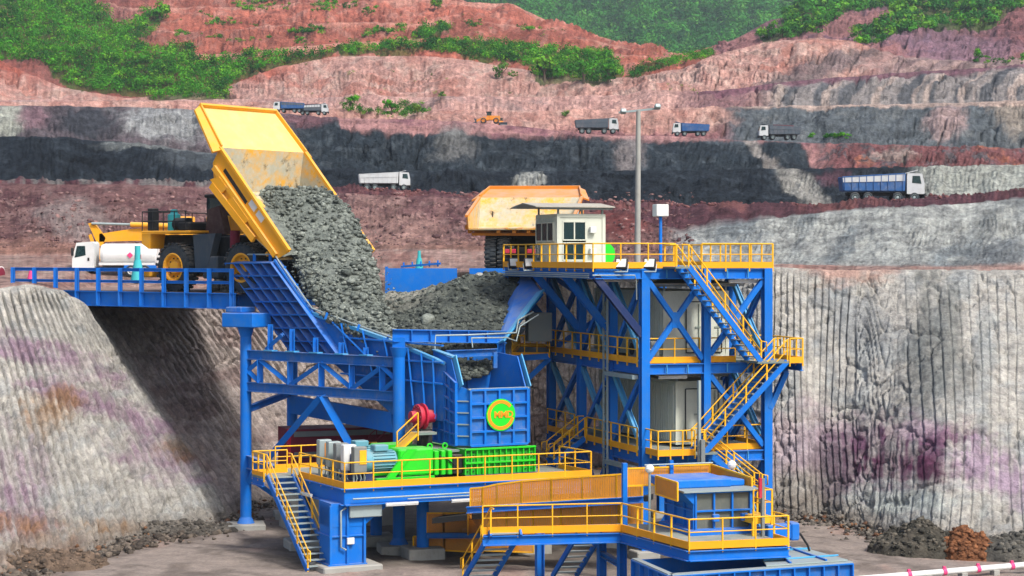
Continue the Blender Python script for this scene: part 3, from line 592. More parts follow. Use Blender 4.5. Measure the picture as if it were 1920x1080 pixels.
G1, G2, G3 = c3(80, 160, 26), c3(32, 100, 22), c3(140, 195, 44)
def greens(n, x=None, y=None, a=G1, b=G2, c=G3):
    t = rng.random((n, 1)); k = rng.random((n, 1)) < .2
    if x is not None: t = np.clip(.5+1.3*fbm(x/26, y/16, 0, 9, 3)+.25*(rng.random(n)-.5), 0, 1)[:, None]
    r = b*(1-t)+a*t; return np.where(k, r*.5+c*.5, r)
STRIPS = [[(1815,118),(1840,108),(1920,104),(2150,96),(2150,115),(1920,122),(1850,124)],[(1498,262),(1560,255),(1618,257),(1612,262)],[(560,24),(600,2),(668,-4),(672,12),(620,22)],[(430,10),(540,-4),(556,18),(470,22)],[(335,40),(360,20),(440,44),(500,46),(500,52),(420,50)],[(540,62),(590,50),(640,56),(636,66),(560,70)],[(420,78),(520,72),(640,80),(640,86),(520,82),(430,86)],[(860,44),(900,40),(1024,56),(1020,64),(900,54)],[(660,62),(760,50),(770,60),(680,72)],[(330,60),(420,74),(420,80),(330,70)]]
sets = [(LEFT, 7200, 9, 2.0), (BAND, 1700, 5, 1.8), (BAND2, 330, 3, 1.7), (BUSH4, 150, 3, 1.8), (LOW, 240, 4, 1.2)]
for k, (poly, n, e, r) in enumerate(sets):
    x, y = scatter(poly, n, e); pts = surf(TV, _p2, _q2, x, y); m = len(x)
    rr = r*pts[:, 1]/600*(.55+.9*rng.random(m)); rr = np.maximum(rr, .5)
    o = leaf_mesh('undergrowth', pts, rr, 33 if k == 0 else 46, greens(m, x, y), LEAF, lsz=.14, flat_=.95)
    o['label'] = ['green scrub covering the hillside at the upper left', 'long green scrub band on the pink terrace', 'low green scrub line climbing to the pale cliff', 'bright green scrub patch on the red terraces', 'green scrub clump on the bench under the pink cliff'][k]
x, y = scatter(HILLR, 1700, 6); pts = surf(TV, _p2, _q2, x, y); m = len(x)
tag(leaf_mesh('woods', pts, 3.0*(.6+.8*rng.random(m))*pts[:, 1]/750, 42, greens(m, x, y, c3(74,150,40), c3(34,98,34)), LEAF), 'green woods on the near hill at the upper right')
xs, ys = [], []
for s_ in STRIPS:
    x, y = scatter(s_, 150, 5); k = fbm(x/20, y/20, 0, 77, 2) > -.15; xs.append(x[k]); ys.append(y[k])
x, y = np.concatenate(xs), np.concatenate(ys); pts = surf(TV, _p2, _q2, x, y); m = len(x)
tag(leaf_mesh('weeds', pts, np.maximum(.4, 1.1*(.4+.9*rng.random(m))*pts[:, 1]/600), 40, greens(m, x, y), LEAF), 'thin green weeds scattered along the terrace ledges')
# tiny tufts on the pink cliff
x = rng.uniform(560, 1330, 700); y = rng.uniform(10, 182, 700); k = fbm(x/30, y/14, 0, 88, 3) > .18; x, y = x[k], y[k]; pts = surf(TV, _p2, _q2, x, y); m = len(x)
tag(leaf_mesh('grass', pts, .75*(.4+.9*rng.random(m)), 18, greens(m, None, None, c3(120,140,60), c3(60,100,40)), LEAF), 'sparse yellow-green tufts on the pink cliff')
x = rng.uniform(820, 2150, 7000); y = rng.uniform(-40, 150, 7000); k = y < np.interp(x, [820, 960, 1020, 1120, 1280, 1340, 1440, 1600, 1750, 2150], [20, 30, 60, 90, 125, 110, 70, 30, 0, -20]); x, y = x[k], y[k]
pts = surf(MV, MPX, MPY, x, y); m = len(x)
tag(leaf_mesh('forest', pts-np.array([0, 0, 2.0]), 7.0*(.5+.9*rng.random(m)), 38, greens(m, x, y, c3(66,146,50), c3(22,84,38), c3(110,170,60)), LEAF, lsz=.15, flat_=1.0), 'hazy forest on the distant mountain')
# single shrubs and small trees that stand out
def shrub(px, py, r, label, tint=0, name='shrub', h=1.0):
    g = surf(TV, _p2, _q2, np.array([float(px)]), np.array([float(py)]))[0]; s = r*g[1]/F
    t = thing(name, label, 'shrub' if name == 'shrub' else 'tree', g, 'single shrubs on the terraces')
    st = MB(); st.tube(g+np.array([0, 0, -.4]), g+np.array([0, 0, s*h]), .09*s, 6, .04*s)
    for k in range(4):
        a = rng.random()*6.28; st.tube(g+np.array([0, 0, s*h*.4]), g+np.array([math.cos(a)*s*.5, math.sin(a)*s*.5, s*h*.95]), .045*s, 5, .015*s)
    st.build('trunk', BARK, t)
    nn = 7; off = rng.normal(size=(nn, 3))*np.array([.45, .45, .3])*s; cen = g+off+np.array([0, 0, s*h*.55]); cl = [(G1, G2, G3), (c3(96,140,56), c3(60,108,44), c3(150,180,80))][tint]
    leaf_mesh('crown', cen, np.full(nn, .62*s)*(.7+.5*rng.random(nn)), 60, greens(nn, None, None, *cl), LEAF, t)
for a in [(1022,156,34,'large rounded green tree at the low end of the scrub band on the pink cliff',0,'tree',1.2),(1095,158,30,'broad green shrub beside the large rounded tree, below the scrub band',0),(1140,156,26,'dense dark shrub at the far end of the scrub band',0),
          (940,148,20,'small pale shrub growing on the cliff face under the scrub band',1),(658,208,16,'slim upright green shrub at the end of the low bench clump',0,'shrub',1.4),(735,216,17,'tall shrub in the middle of the low bench clump',0,'shrub',1.4),(782,217,14,'feathery shrub closing the low bench clump',1),
          (1061,220,9,'lone yellow-green shrub above the parked tippers on the pink terrace',1),(828,184,9,'small yellow-green tuft on the ledge below the pink cliff, beside two others',1),(1836,116,15,'green shrub on the ledge over the folded grey beds',0),(1444,74,20,'dark green tree behind the crest of the pale cliff',0,'tree',1.2),(1468,72,16,'round green tree next to the dark one behind the pale cliff crest',0,'tree',1.2),
          (300,44,26,'bushy green clump hanging on the edge of the first red step',0),(1612,80,22,'leafy green shrub at the foot of the wooded hill slope',0),(690,30,12,'lone green shrub high on the red terraces',0),(815,22,15,'dark shrub under the topmost red cliff',0)]: shrub(*a)
# ---- air: pale haze over the distance
def haze():
    b = MB(); b.box((-1600, -30, -1.6), (1700, 2200, 330)); m = bpy.data.materials.new('haze_air'); m.use_nodes = True; nt = m.node_tree; nt.nodes.clear()
    v = N(nt, 'ShaderNodeVolumePrincipled'); v.inputs['Color'].default_value = (.82, .93, 1, 1); v.inputs['Density'].default_value = .00012; v.inputs['Anisotropy'].default_value = .2
    out = N(nt, 'ShaderNodeOutputMaterial'); nt.links.new(v.outputs[0], out.inputs['Volume'])
    o = b.build('haze', m); tag(o, 'thin pale haze over the far hills', kind='stuff')
haze()
# ------------------------------------------------------------------ steelwork kit
def part_bar(name, A, B, w_, h_, mat, parent, up=(0, 0, 1)): return MB().bar(A, B, w_, h_, up).build(name, mat, parent)
def part_i(name, A, B, w_, h_, mat, parent, up=(0, 0, 1), t=.04): return MB().ibeam(A, B, w_, h_, up, t).build(name, mat, parent)
def part_tube(name, A, B, r, mat, parent, n=10): return MB().tube(A, B, r, n).build(name, mat, parent)
def rail(parent, pts, sp=1.25, h=1.1, toe=True, mat=None, r=.034, closed=False, toeh=.3, mid=True, ends=True):
    """handrail along deck edge: top and mid rail (one part), posts as its sub-parts, toe boards as parts"""
    mat = mat or YEL; pts = [Vector(p) for p in pts]; Z = Vector((0, 0, 1))
    if closed: pts = pts+[pts[0]]
    b = MB()
    for A, B in zip(pts, pts[1:]):
        b.tube(A+Z*h, B+Z*h, r, 8)
        if mid: b.tube(A+Z*h*.53, B+Z*h*.53, r*.8, 6)
    hr = b.build('handrail', mat, parent)
    for A, B in zip(pts, pts[1:]):
        L = (B-A).length; n = max(1, round(L/sp))
        for i in range(n+1):
            if i == n and (B is not pts[-1] or closed): continue
            p = A.lerp(B, i/n); d = (B-A).normalized()
            MB().bar(p-Z*.25, p+Z*h, .075, .05, d).build('post', mat, hr)
    if toe:
        for A, B in zip(pts, pts[1:]):
            n = (B-A).cross(Z).normalized()*.0
            MB().bar(A+Z*.06+n, B+Z*.06+n, .06, toeh).build('toe_board', ORG, parent)
    return hr
def deck(parent, poly, z, mat=None, th=.09, name='deck'):
    pts = [Vector((p[0], p[1], z-th)) for p in poly]
    return MB().quadbox(pts, (0, 0, th)).build(name, mat or DECK, parent)
def stair(label, top, bot, width, wdir, ntread=None, rails=(1, 1), group='staircases of the plant', smat=None, posts=True):
    top, bot = Vector(top), Vector(bot); wd = Vector(wdir).normalized()*width; Z = Vector((0, 0, 1))
    t = thing('staircase', label, 'staircase', (bot.x, bot.y, bot.z), group)
    n = ntread or max(3, round((top.z-bot.z)/.24)); d = bot-top; sm = smat or BLUE
    for s in (0, 1):
        o = wd*s; MB().bar(top+o, bot+o, .09, .26).build('stringer', sm, t)
    run = Vector((d.x, d.y, 0)).normalized()
    for i in range(n):
        p = top.lerp(bot, (i+.5)/n)+Z*.06
        MB().quadbox([p-run*.14+wd*.04, p+run*.14+wd*.04, p+run*.14+wd*.96, p-run*.14+wd*.96], (0, 0, .05)).build('tread', GALV, t)
    for s in (0, 1):
        if not rails[s]: continue
        o = wd*s; b = MB(); e = Vector((d.x, d.y, 0)).normalized()*.35
        b.path([top+o-e+Z*1.05, top+o+Z*1.05, bot+o+Z*1.0, bot+o+e*.8+Z*.95, bot+o+e*.8+Z*.5, bot+o+Z*.5, top+o+Z*.55], .034, 6)
        hr = b.build('handrail', YEL, t); L = d.length; m = max(2, round(L/1.5))
        for i in range(m+1):
            p = top.lerp(bot, i/m)+o; MB().bar(p-Z*.15, p+Z*1.03, .07, .05, d).build('post', YEL, hr)
    return t
def corrug(b, A, B, H, nrm, pitch=.3, dep=.05):
    """corrugated sheet wall from A to B (bottom edge), height H, ridges along nrm"""
    A, B, nrm = Vector(A), Vector(B), Vector(nrm).normalized(); L = (B-A).length; d = (B-A)/L; n = max(2, int(L/pitch)); pr = []
    for i in range(n):
        s0 = L*i/n; p = L/n; pr += [(s0, 0), (s0+p*.3, 0), (s0+p*.42, dep), (s0+p*.82, dep), (s0+p*.95, 0)]
    pr.append((L, 0)); vs = []
    for s, q in pr:
        p = A+d*s+nrm*q; vs += [p, p+Vector((0, 0, H))]
    b.add(vs, [(2*i, 2*i+2, 2*i+3, 2*i+1) for i in range(len(pr)-1)])
def lamp_tube(A, B, label, group='tube lights under the decks'):
    t = thing('tube_light', label, 'light', tuple(A), group); A, B = Vector(A), Vector(B)
    MB().bar(A, B, .14, .08).build('housing', WHITE, t); MB().tube(A-Vector((0, 0, .08)), B-Vector((0, 0, .08)), .05, 8).build('diffuser', WHITE, t)
def floodlight(p, label, yaw=0, s=1.0):
    t = thing('floodlight', label, 'floodlight', tuple(p), 'floodlights on the plant'); M = Mloc(p, yaw)@Matrix.Rotation(-.45, 4, 'X')
    MB(M).cbox((-.26*s, -.09*s, .12*s), (.26*s, .09*s, .6*s), .03*s).build('housing', BLACK, t); MB(M).box((-.21*s, -.1*s, .18*s), (.21*s, -.088*s, .54*s)).build('lens', WHITE, t)
    MB(M).bar((-.3*s, 0, .35*s), (-.3*s, 0, 0), .03*s).bar((.3*s, 0, .35*s), (.3*s, 0, 0), .03*s).bar((-.3*s, 0, 0), (.3*s, 0, 0), .05*s).build('bracket', GALV, t)
_ico = None
def ico(sub=1):
    import bmesh
    bm = bmesh.new(); bmesh.ops.create_icosphere(bm, subdivisions=sub, radius=1); v = np.array([x.co[:] for x in bm.verts]); f = np.array([[x.index for x in q.verts] for q in bm.faces]); bm.free(); return v, f
def rocks(name, pos, size, cols, mat=None, parent=None, flat_=.75, sub=1):
    """many angular rocks as one mesh"""
    bv, bf = ico(sub); n = len(pos); nv = len(bv); pos = np.asarray(pos, float)
    var = []
    for k in range(12):
        v = bv*(1+.38*fbm(bv[:, 0]*1.7+k*9, bv[:, 1]*1.7, bv[:, 2]*1.7, 300+k, 2)[:, None]); pl = rng.normal(size=(7, 3)); pl /= np.linalg.norm(pl, axis=1, keepdims=True)
        for q in pl:
            dd = v@q; lim = .42+.3*rng.random(); v = v-np.clip(dd-lim, 0, None)[:, None]*q
        var.append(v)
    var = np.array(var); kk = rng.integers(0, 12, n)
    q = rng.normal(size=(n, 4)); q /= np.linalg.norm(q, axis=1, keepdims=True); a, b, c, d = q.T
    R = np.stack([np.stack([1-2*(c*c+d*d), 2*(b*c-a*d), 2*(b*d+a*c)], 1), np.stack([2*(b*c+a*d), 1-2*(b*b+d*d), 2*(c*d-a*b)], 1), np.stack([2*(b*d-a*c), 2*(c*d+a*b), 1-2*(b*b+c*c)], 1)], 1)
    s3 = np.asarray(size)[:, None]*(.7+.6*rng.random((n, 3)))*np.array([1, 1, flat_])
    V = np.einsum('nij,nvj->nvi', R, var[kk])*s3[:, None, :]+pos[:, None, :]
    if parent is not None: V = V-np.array(wloc(parent))
    Fc = (bf[None]+(np.arange(n)*nv)[:, None, None]).reshape(-1, 3); m = len(Fc)
    me = bpy.data.meshes.new(name); me.vertices.add(n*nv); me.vertices.foreach_set('co', V.astype(np.float32).reshape(-1))
    me.loops.add(m*3); me.loops.foreach_set('vertex_index', Fc.astype(np.int32).reshape(-1)); me.polygons.add(m)
    me.polygons.foreach_set('loop_start', np.arange(0, m*3, 3, dtype=np.int32)); me.polygons.foreach_set('loop_total', np.full(m, 3, np.int32)); me.update(calc_edges=True)
    cc = np.repeat(np.asarray(cols), nv, 0); at = me.color_attributes.new('Col', 'FLOAT_COLOR', 'POINT'); at.data.foreach_set('color', np.concatenate([cc, np.ones((n*nv, 1))], 1).astype(np.float32).reshape(-1))
    return link_mesh(name, me, mat or OREM, parent)
def rockcols(n, a, b):
    t = rng.random((n, 1)); return (np.asarray(a)*(1-t)+np.asarray(b)*t)*(.8+.4*rng.random((n, 1)))
def ribbed(parent, TL, TR, BR, BL, nx, ny, mat, rmat=None, th=.05, rib=.16, rw=.06, nrm=None, name='plate', edge=True):
    """stiffened plate: plate plus each rib as a part. nrm: side on which the ribs stand"""
    TL, TR, BR, BL = map(Vector, (TL, TR, BR, BL)); n = (TR-TL).cross(BL-TL).normalized()
    if nrm is not None and n.dot(Vector(nrm)) < 0: n = -n
    pl = MB().quadbox([TL, TR, BR, BL], -n*th).build(name, mat, parent); rmat = rmat or mat
    q = lambda s, t: (TL*(1-s)+TR*s)*(1-t)+(BL*(1-s)+BR*s)*t
    for i in range(0 if edge else 1, nx+(1 if edge else 0)):
        A, B = q(i/nx, 0), q(i/nx, 1); MB().bar(A+n*rib/2, B+n*rib/2, rw, rib, n).build('rib', rmat, pl)
    for j in range(0 if edge else 1, ny+(1 if edge else 0)):
        A, B = q(0, j/ny), q(1, j/ny); MB().bar(A+n*(rib/2+.006), B+n*(rib/2+.006), rw, rib, n).build('rib', rmat, pl)
    return pl
# ------------------------------------------------------------------ steel tower with three cabins
TC = Vector((6.37, 95, 0)); TU = Vector((.948, .318, 0)); TVv = Vector((-.318, .948, 0))
def T(u, v, z): return TC+TU*u+TVv*v+Vector((0, 0, z))
Z1, Z2, Z3 = 5.1, 9.4, 14.0
tw = thing('steel_tower', 'tall blue steel tower with three yellow-railed decks carrying pale cabins', 'tower', T(0, 0, 0))
CV = (0, 4.2, 8.6, 13.3); CUX = 6.5
for u in (0, CUX):
    for v in CV:
        part_i('column', T(u, v, .3), T(u, v, Z3-.1), .42, .42, BLUE, tw, TVv, .05); MB(Mloc(T(u, v, 0), math.atan2(TU.y, TU.x))).cbox((-.6, -.6, -.3), (.6, .6, .34), .05).build('footing', CONC, tw)
for v in (0, 13.3): part_i('column', T(3.25, v+.02, .3), T(3.25, v+.02, Z3-.1), .36, .36, BLUE, tw, TVv, .05)
for z in (Z1, Z2, Z3):
    zb = z-.36
    for v in CV: part_i('beam', T(.22, v, zb), T(CUX-.22, v, zb), .3, .5, BLUE, tw)
    for u in (0, CUX):
        for a, b in zip(CV, CV[1:]): part_i('beam', T(u, a+.22, zb), T(u, b-.22, zb), .3, .5, BLUE, tw)
    for k in range(1, 4):
        for u in (1.1, 2.2, 4.3, 5.4): MB().bar(T(u, -.16, zb-.2), T(u, -.16, zb+.2), .03, .1).build('stiffener', BLUEL, tw)
        break
def xbrace(a0, a1, z0, z1, ax, c, m1=None, m2=None, gus=True, w_=.24):
    f = (lambda q, z: T(c, q, z)) if ax == 'v' else (lambda q, z: T(q, c, z)); n = TU if ax == 'v' else TVv
    part_i('brace', f(a0, z0), f(a1, z1), w_, w_, m1 or BLUE, tw, n); off = n*-.03
    part_i('brace', f(a0, z1)+off, f(a1, z0)+off, w_, w_, m2 or BLUE, tw, n)
    if gus:
        m = f((a0+a1)/2, (z0+z1)/2); d = (f(a1, z0)-f(a0, z0)).normalized(); Zv = Vector((0, 0, 1)); k = .38
        MB().quadbox([m+d*k*.5-Zv*k+n*.06, m+d*k*.5+Zv*k+n*.06, m-d*k*.5+Zv*k+n*.06, m-d*k*.5-Zv*k+n*.06], -n*.2).build('gusset', BLUE, tw)
for a, b in zip(CV, CV[1:]):
    xbrace(a+.2, b-.2, Z2+.1, Z3-.7, 'v', 0, BLUEL, BLUE, False); xbrace(a+.2, b-.2, Z1+.1, Z2-.7, 'v', 0, BLUEL, BLUE, False); xbrace(a+.2, b-.2, .5, Z1-.7, 'v', 0, BLUE, BLUE, False)
for a, b in zip(CV[:2], CV[1:3]):
    xbrace(a+.2, b-.2, Z2+.1, Z3-.7, 'v', CUX, BLUEL, BLUE, False); xbrace(a+.2, b-.2, Z1+.1, Z2-.7, 'v', CUX, BLUEL, BLUE, False); xbrace(a+.2, b-.2, .5, Z1-.7, 'v', CUX, BLUEL, BLUE, False)
xbrace(.2, 3.05, Z2+.1, Z3-.7, 'u', .06); part_i('brace', T(CUX-.2, .06, Z3-.7), T(3.45, .06, Z2+.3), .24, .24, BLUE, tw, TVv)
xbrace(3.45, CUX-.2, Z1+.1, Z2-.7, 'u', .06, None, None, True); xbrace(.2, 3.05, .5, Z1-.7, 'u', .06, None, None, False)
xbrace(.2, CUX-.2, Z2+.1, Z3-.7, 'u', 13.3, None, None, False)
for v in CV: part_i('strut', T(-.15, v, 10.7), T(-2.55, v, Z3-.45), .34, .34, BLUE if v else NAVY, tw, TVv)
for v in CV: part_i('beam', T(-2.6, v, Z3-.36), T(-.2, v, Z3-.36), .3, .44, BLUE, tw)
part_i('beam', T(-2.6, -.1, Z3-.36), T(-2.6, 13.4, Z3-.36), .26, .46, BLUE, tw)
part_i('beam', T(-2.6, -.1, Z3-.37), T(0, -.1, Z3-.37), .26, .46, BLUE, tw)
def rect(u0, u1, v0, v1): return [T(u0, v0, 0), T(u1, v0, 0), T(u1, v1, 0), T(u0, v1, 0)]
deck(tw, rect(-2.7, 6.75, -.15, 13.5), Z3); deck(tw, rect(-.25, 6.7, .25, 13.5), Z2); deck(tw, rect(-.25, 6.7, .25, 13.5), Z1)
deck(tw, rect(5.2, 7.6, -1.7, .2), Z2, name='landing'); deck(tw, rect(6.72, 7.6, .22, 2.4), Z2-.003, name='landing'); deck(tw, rect(.0, 3.1, -1.7, .2), Z1, name='landing')
part_i('beam', T(CUX+.2, -.1, Z2-.36), T(7.6, -.1, Z2-.36), .28, .48, BLUE, tw); part_i('strut', T(CUX+.1, -.1, 7.0), T(7.5, -.1, Z2-.6), .26, .26, BLUE, tw, TVv); part_i('beam', T(7.6, -1.6, Z2-.3), T(7.6, 2.4, Z2-.3), .2, .36, BLUE, tw)
rail(tw, [T(-2.7, 13.4, Z3), T(-2.7, -.15, Z3), T(1.55, -.15, Z3)]); rail(tw, [T(2.95, -.15, Z3), T(6.75, -.15, Z3), T(6.75, 13.4, Z3)])
rail(tw, [T(-.25, 13.2, Z2), T(-.25, .3, Z2)], toe=True); rail(tw, [T(.35, .22, Z2), T(3.0, .22, Z2)]); rail(tw, [T(3.5, .22, Z2), T(4.9, .22, Z2)])
rail(tw, [T(6.9, -1.7, Z2), T(7.6, -1.7, Z2), T(7.6, 2.4, Z2), T(6.75, 2.4, Z2)], sp=.7)
rail(tw, [T(-.25, 7.2, Z1), T(-.25, .3, Z1)]); rail(tw, [T(-.25, 13.2, Z1), T(-.25, 9.0, Z1)]); rail(tw, [T(3.4, .22, Z1), T(6.6, .22, Z1), T(6.7, 8, Z1)])
rail(tw, [T(0, .1, Z1), T(0, -1.7, Z1), T(1.9, -1.7, Z1)], sp=.75)
for k, (a, b, z) in enumerate([((-2.0, 1.0), (1.2, 1.4), Z3-.62), ((.9, .4), (2.4, .4), Z2-.75), ((4.6, .3), (6.1, .3), Z3-.7), ((4.3, .3), (5.8, .3), Z1-.7), ((.2, 2), (1.4, 2), Z3-.66)]):
    lamp_tube(T(a[0], a[1], z), T(b[0], b[1], z), ['white tube light under the cabin end of the top deck', 'white tube light under the middle deck by the front post', 'white tube light under the top deck corner past the stairs', 'white tube light under the lowest tower deck', 'white tube light beneath the top deck near the cable tray'][k])
# galvanised cable tray on the tower side, conduits under the top deck
ct = thing('cable_tray', 'galvanised vertical cable tray running down the tower side', 'cable tray', T(-.45, 4.0, 1.5))
for s in (-.16, .16): MB().bar(T(-.45, 4.0+s*1.6, 1.5), T(-.45, 4.0+s*1.6, 13.4), .05, .1, TU).build('side_rail', GALV, ct)
for k in range(26): MB().bar(T(-.45, 3.74, 1.7+k*.45), T(-.45, 4.26, 1.7+k*.45), .05, .04).build('rung', GALV, ct)
for z in (5.0-.75, 9.4-.75): MB().bar(T(-.45, 3.9, z), T(-.35, .3, z), .3, .2).build('branch', GALV, ct)
cdt = thing('conduit', 'pale conduit pipes fixed under the edge of the top deck', 'conduit', T(-2.75, 6, 13.2))
for k in range(3): MB().tube(T(-2.78, 13.3, Z3-.35-.09*k), T(-2.78, .2, Z3-.35-.09*k), .032, 6).build('pipe', GALV, cdt)
MB().path([T(-2.75, -.2, Z3-.42), T(-.6, -.28, Z3-.42), T(-.5, -.2, Z3-.7), T(-.4, 0, Z3-1.6)], .035).build('pipe', GALV, cdt)
for k, (u, v, l) in enumerate([(-2.8, 11.2, 'outermost floodlight on the top deck edge, beside its twin'), (-2.8, 8.7, 'floodlight second from the outer end of the top deck edge'), (-1.35, -.3, 'floodlight on the top deck edge below the cabin corner window'), (.1, -.32, 'floodlight on top of the front tower post')]): floodlight(T(u, v, Z3-.25), l, -.3+.5*(k < 2), 1.15)
# staircases
stair('zigzag staircase flight with pale treads from top to middle tower deck', T(1.6, -1.65, Z3), T(5.4, -1.65, Z2), 1.45, TVv, 17)
stair('zigzag staircase flight between middle and lowest tower deck', T(6.8, -1.65, Z2), T(2.4, -1.65, Z1), 1.45, TVv, 17)
stair('short staircase flight going down from the lowest tower deck behind the chute', T(2.7, -1.15, Z1), T(5.7, -1.15, 2.9), .9, TVv, 9)
stair('small blue staircase from the green crusher platform up to the tower', T(-.3, 7.3, Z1), T(-2.0, 7.3, 3.9), 1.1, TVv, 5)
deck(tw, rect(.9, 1.65, -1.7, -.15), Z3-.004, name='landing')
# ---- cabins
def cabin(label, u0, v0, z0, W, D, H, name='site_cabin', roof=True, wins=False, door_u=None, rov=.6, group='pale cabins on the tower'):
    t = thing(name, label, 'cabin', T(u0, v0, z0), group)
    b = MB(); p = .14
    corrug(b, T(u0, v0+p, z0+.16), T(u0, v0+D-p, z0+.16), H-.32, -TU); corrug(b, T(u0+W, v0+p, z0+.16), T(u0+W, v0+D-p, z0+.16), H-.32, TU); corrug(b, T(u0+p, v0+D, z0+.16), T(u0+W-p, v0+D, z0+.16), H-.32, TVv)
    if not wins: b.quadbox([T(u0+p, v0+.03, z0+.16), T(u0+W-p, v0+.03, z0+.16), T(u0+W-p, v0+.03, z0+H-.16), T(u0+p, v0+.03, z0+H-.16)], TVv*.04)
    b.quadbox([T(u0+.02, v0+.02, z0+H-.03), T(u0+W-.02, v0+.02, z0+H-.03), T(u0+W-.02, v0+D-.02, z0+H-.03), T(u0+.02, v0+D-.02, z0+H-.03)], (0, 0, .05)); b.quadbox([T(u0+.02, v0+.02, z0+.02), T(u0+W-.02, v0+.02, z0+.02), T(u0+W-.02, v0+D-.02, z0+.02), T(u0+.02, v0+D-.02, z0+.02)], (0, 0, .06))
    b.build('wall', CONT, t)
    for du, dv in ((.07, .07), (W-.07, .07), (.07, D-.07), (W-.07, D-.07)): part_bar('corner_post', T(u0+du, v0+dv, z0), T(u0+du, v0+dv, z0+H), .17, .17, CONT, t, TVv)
    for z in (.08, H-.08):
        for A, B in (((.16, .06), (W-.16, .06)), ((.06, .16), (.06, D-.16)), ((W-.06, .16), (W-.06, D-.16))): part_bar('rail_beam', T(u0+A[0], v0+A[1], z0+z), T(u0+B[0], v0+B[1], z0+z), .14, .16, CONT, t)
    if roof:
        e = rov; zr = z0+H+.34
        rf = thing('canopy_roof', 'grey sheet roof held above '+label.split(' with ')[0], 'roof', T(u0, v0, z0+H), 'sheet roofs over the cabins')
        rid = [T(u0-e-.9, v0+D*.5, zr+.22), T(u0+W+e, v0+D*.5, zr+.22)]
        MB().quadbox([T(u0-e-.9, v0-e, zr), T(u0+W+e, v0-e, zr), rid[1], rid[0]], (0, 0, .05)).build('roof_sheet', ROOF, rf)
        MB().quadbox([rid[0], rid[1], T(u0+W+e, v0+D+e, zr), T(u0-e-.9, v0+D+e, zr)], (0, 0, .05)).build('roof_sheet', ROOF, rf)
        for du in (.1, W-.1):
            for dv in (.15, D-.15): part_bar('support', T(u0+du, v0+dv, z0+H+.02), T(u0+du, v0+dv, zr+.05), .09, .09, GALV, rf, TVv)
        part_bar('purlin', T(u0-e-.6, v0-.25, zr-.06), T(u0+W+e-.1, v0-.25, zr-.06), .08, .1, GREYP, rf)
    return t
def cdoor(t, u0, v0, z0, w_, h_):
    d = MB().quadbox([T(u0, v0-.035, z0), T(u0+w_, v0-.035, z0), T(u0+w_, v0-.035, z0+h_), T(u0, v0-.035, z0+h_)], TVv*.05).build('door', CONT, t)
    MB().bar(T(u0, v0-.045, z0), T(u0, v0-.045, z0+h_), .05, .03, TVv).bar(T(u0+w_, v0-.045, z0), T(u0+w_, v0-.045, z0+h_), .05, .03, TVv).bar(T(u0, v0-.045, z0), T(u0+w_, v0-.045, z0), .05, .03, TVv).bar(T(u0, v0-.045, z0+h_), T(u0+w_, v0-.045, z0+h_), .05, .03, TVv).build('gasket', BLACK, d)
    for k in (.78,): MB().tube(T(u0+w_*k, v0-.08, z0+.1), T(u0+w_*k, v0-.08, z0+h_-.1), .025, 6).build('lock_bar', CONTD, d)
    MB().bar(T(u0+w_*.55, v0-.07, z0+h_*.5), T(u0+w_*.9, v0-.07, z0+h_*.5), .03, .07).build('handle', CONTD, d)
midc = cabin('long pale container cabin with sheet roof on the middle tower deck', 1.5, 1.2, Z2+.12, 3.5, 9.4, 3.25, rov=.35); cdoor(midc, 2.7, 1.2, Z2+.35, .85, 2.5); cdoor(midc, 3.75, 1.2, Z2+.35, .85, 2.5)
lowc = cabin('ribbed grey-green container cabin on the lowest tower deck', 2.25, 1.4, Z1+.12, 2.5, 10.5, 3.1, rov=.3); cdoor(lowc, 2.75, 1.4, Z1+.35, .85, 2.5); cdoor(lowc, 3.65, 1.4, Z1+.35, .85, 2.5)
top = cabin('small windowed control cabin on the cantilevered end of the top deck', -2.0, 6.8, Z3+.02, 2.62, 3.3, 2.62, wins=True, rov=.4, name='control_cabin')
def window(t, A, B, z0, z1, nrm, nx, ny, gap=.07):
    """framed window on a wall between plan points A and B"""
    A, B, nrm = Vector(A), Vector(B), Vector(nrm); Zv = Vector((0, 0, 1)); fr = MB(); d = (B-A)
    for i in range(nx+1): fr.bar(A+d*i/nx+Zv*z0, A+d*i/nx+Zv*z1, .07, .1, nrm)
    for j in range(ny+1): fr.bar(A+Zv*(z0+(z1-z0)*j/ny), B+Zv*(z0+(z1-z0)*j/ny), .1, .065)
    f = fr.build('window', CONT, t)
    for i in range(nx):
        for j in range(ny):
            a, b = A+d*(i+.03)/nx, A+d*(i+.97)/nx; y0, y1 = z0+(z1-z0)*(j+.02)/ny, z0+(z1-z0)*(j+.98)/ny
            MB().quadbox([a+Zv*y0, b+Zv*y0, b+Zv*y1, a+Zv*y1], nrm*.02).build('pane', GLASS, f)
zt = Z3+.02; u0, v0 = -2.0, 6.8
b = MB(); wl = lambda ua, ub, za, zb: b.quadbox([T(ua, v0+.03, zt+za), T(ub, v0+.03, zt+za), T(ub, v0+.03, zt+zb), T(ua, v0+.03, zt+zb)], TVv*.06)
wl(-1.86, -1.7, .16, 2.46); wl(-.42, .48, .16, 2.46); wl(-1.7, -.42, .16, .26); wl(-1.7, -.42, 2.26, 2.46)
b.build('front_wall', CONT, top); window(top, T(-1.68, v0+.05, 0), T(-.44, v0+.05, 0), zt+.27, zt+1.15, -TVv, 2, 1); window(top, T(-1.68, v0+.05, 0), T(-.44, v0+.05, 0), zt+1.3, zt+2.24, -TVv, 2, 1)
window(top, T(u0-.07, v0+3.0, 0), T(u0-.07, v0+.35, 0), zt+1.25, zt+2.2, -TU, 3, 1); window(top, T(u0-.07, v0+3.0, 0), T(u0-.07, v0+2.3, 0), zt+.2, zt+1.1, -TU, 1, 1)
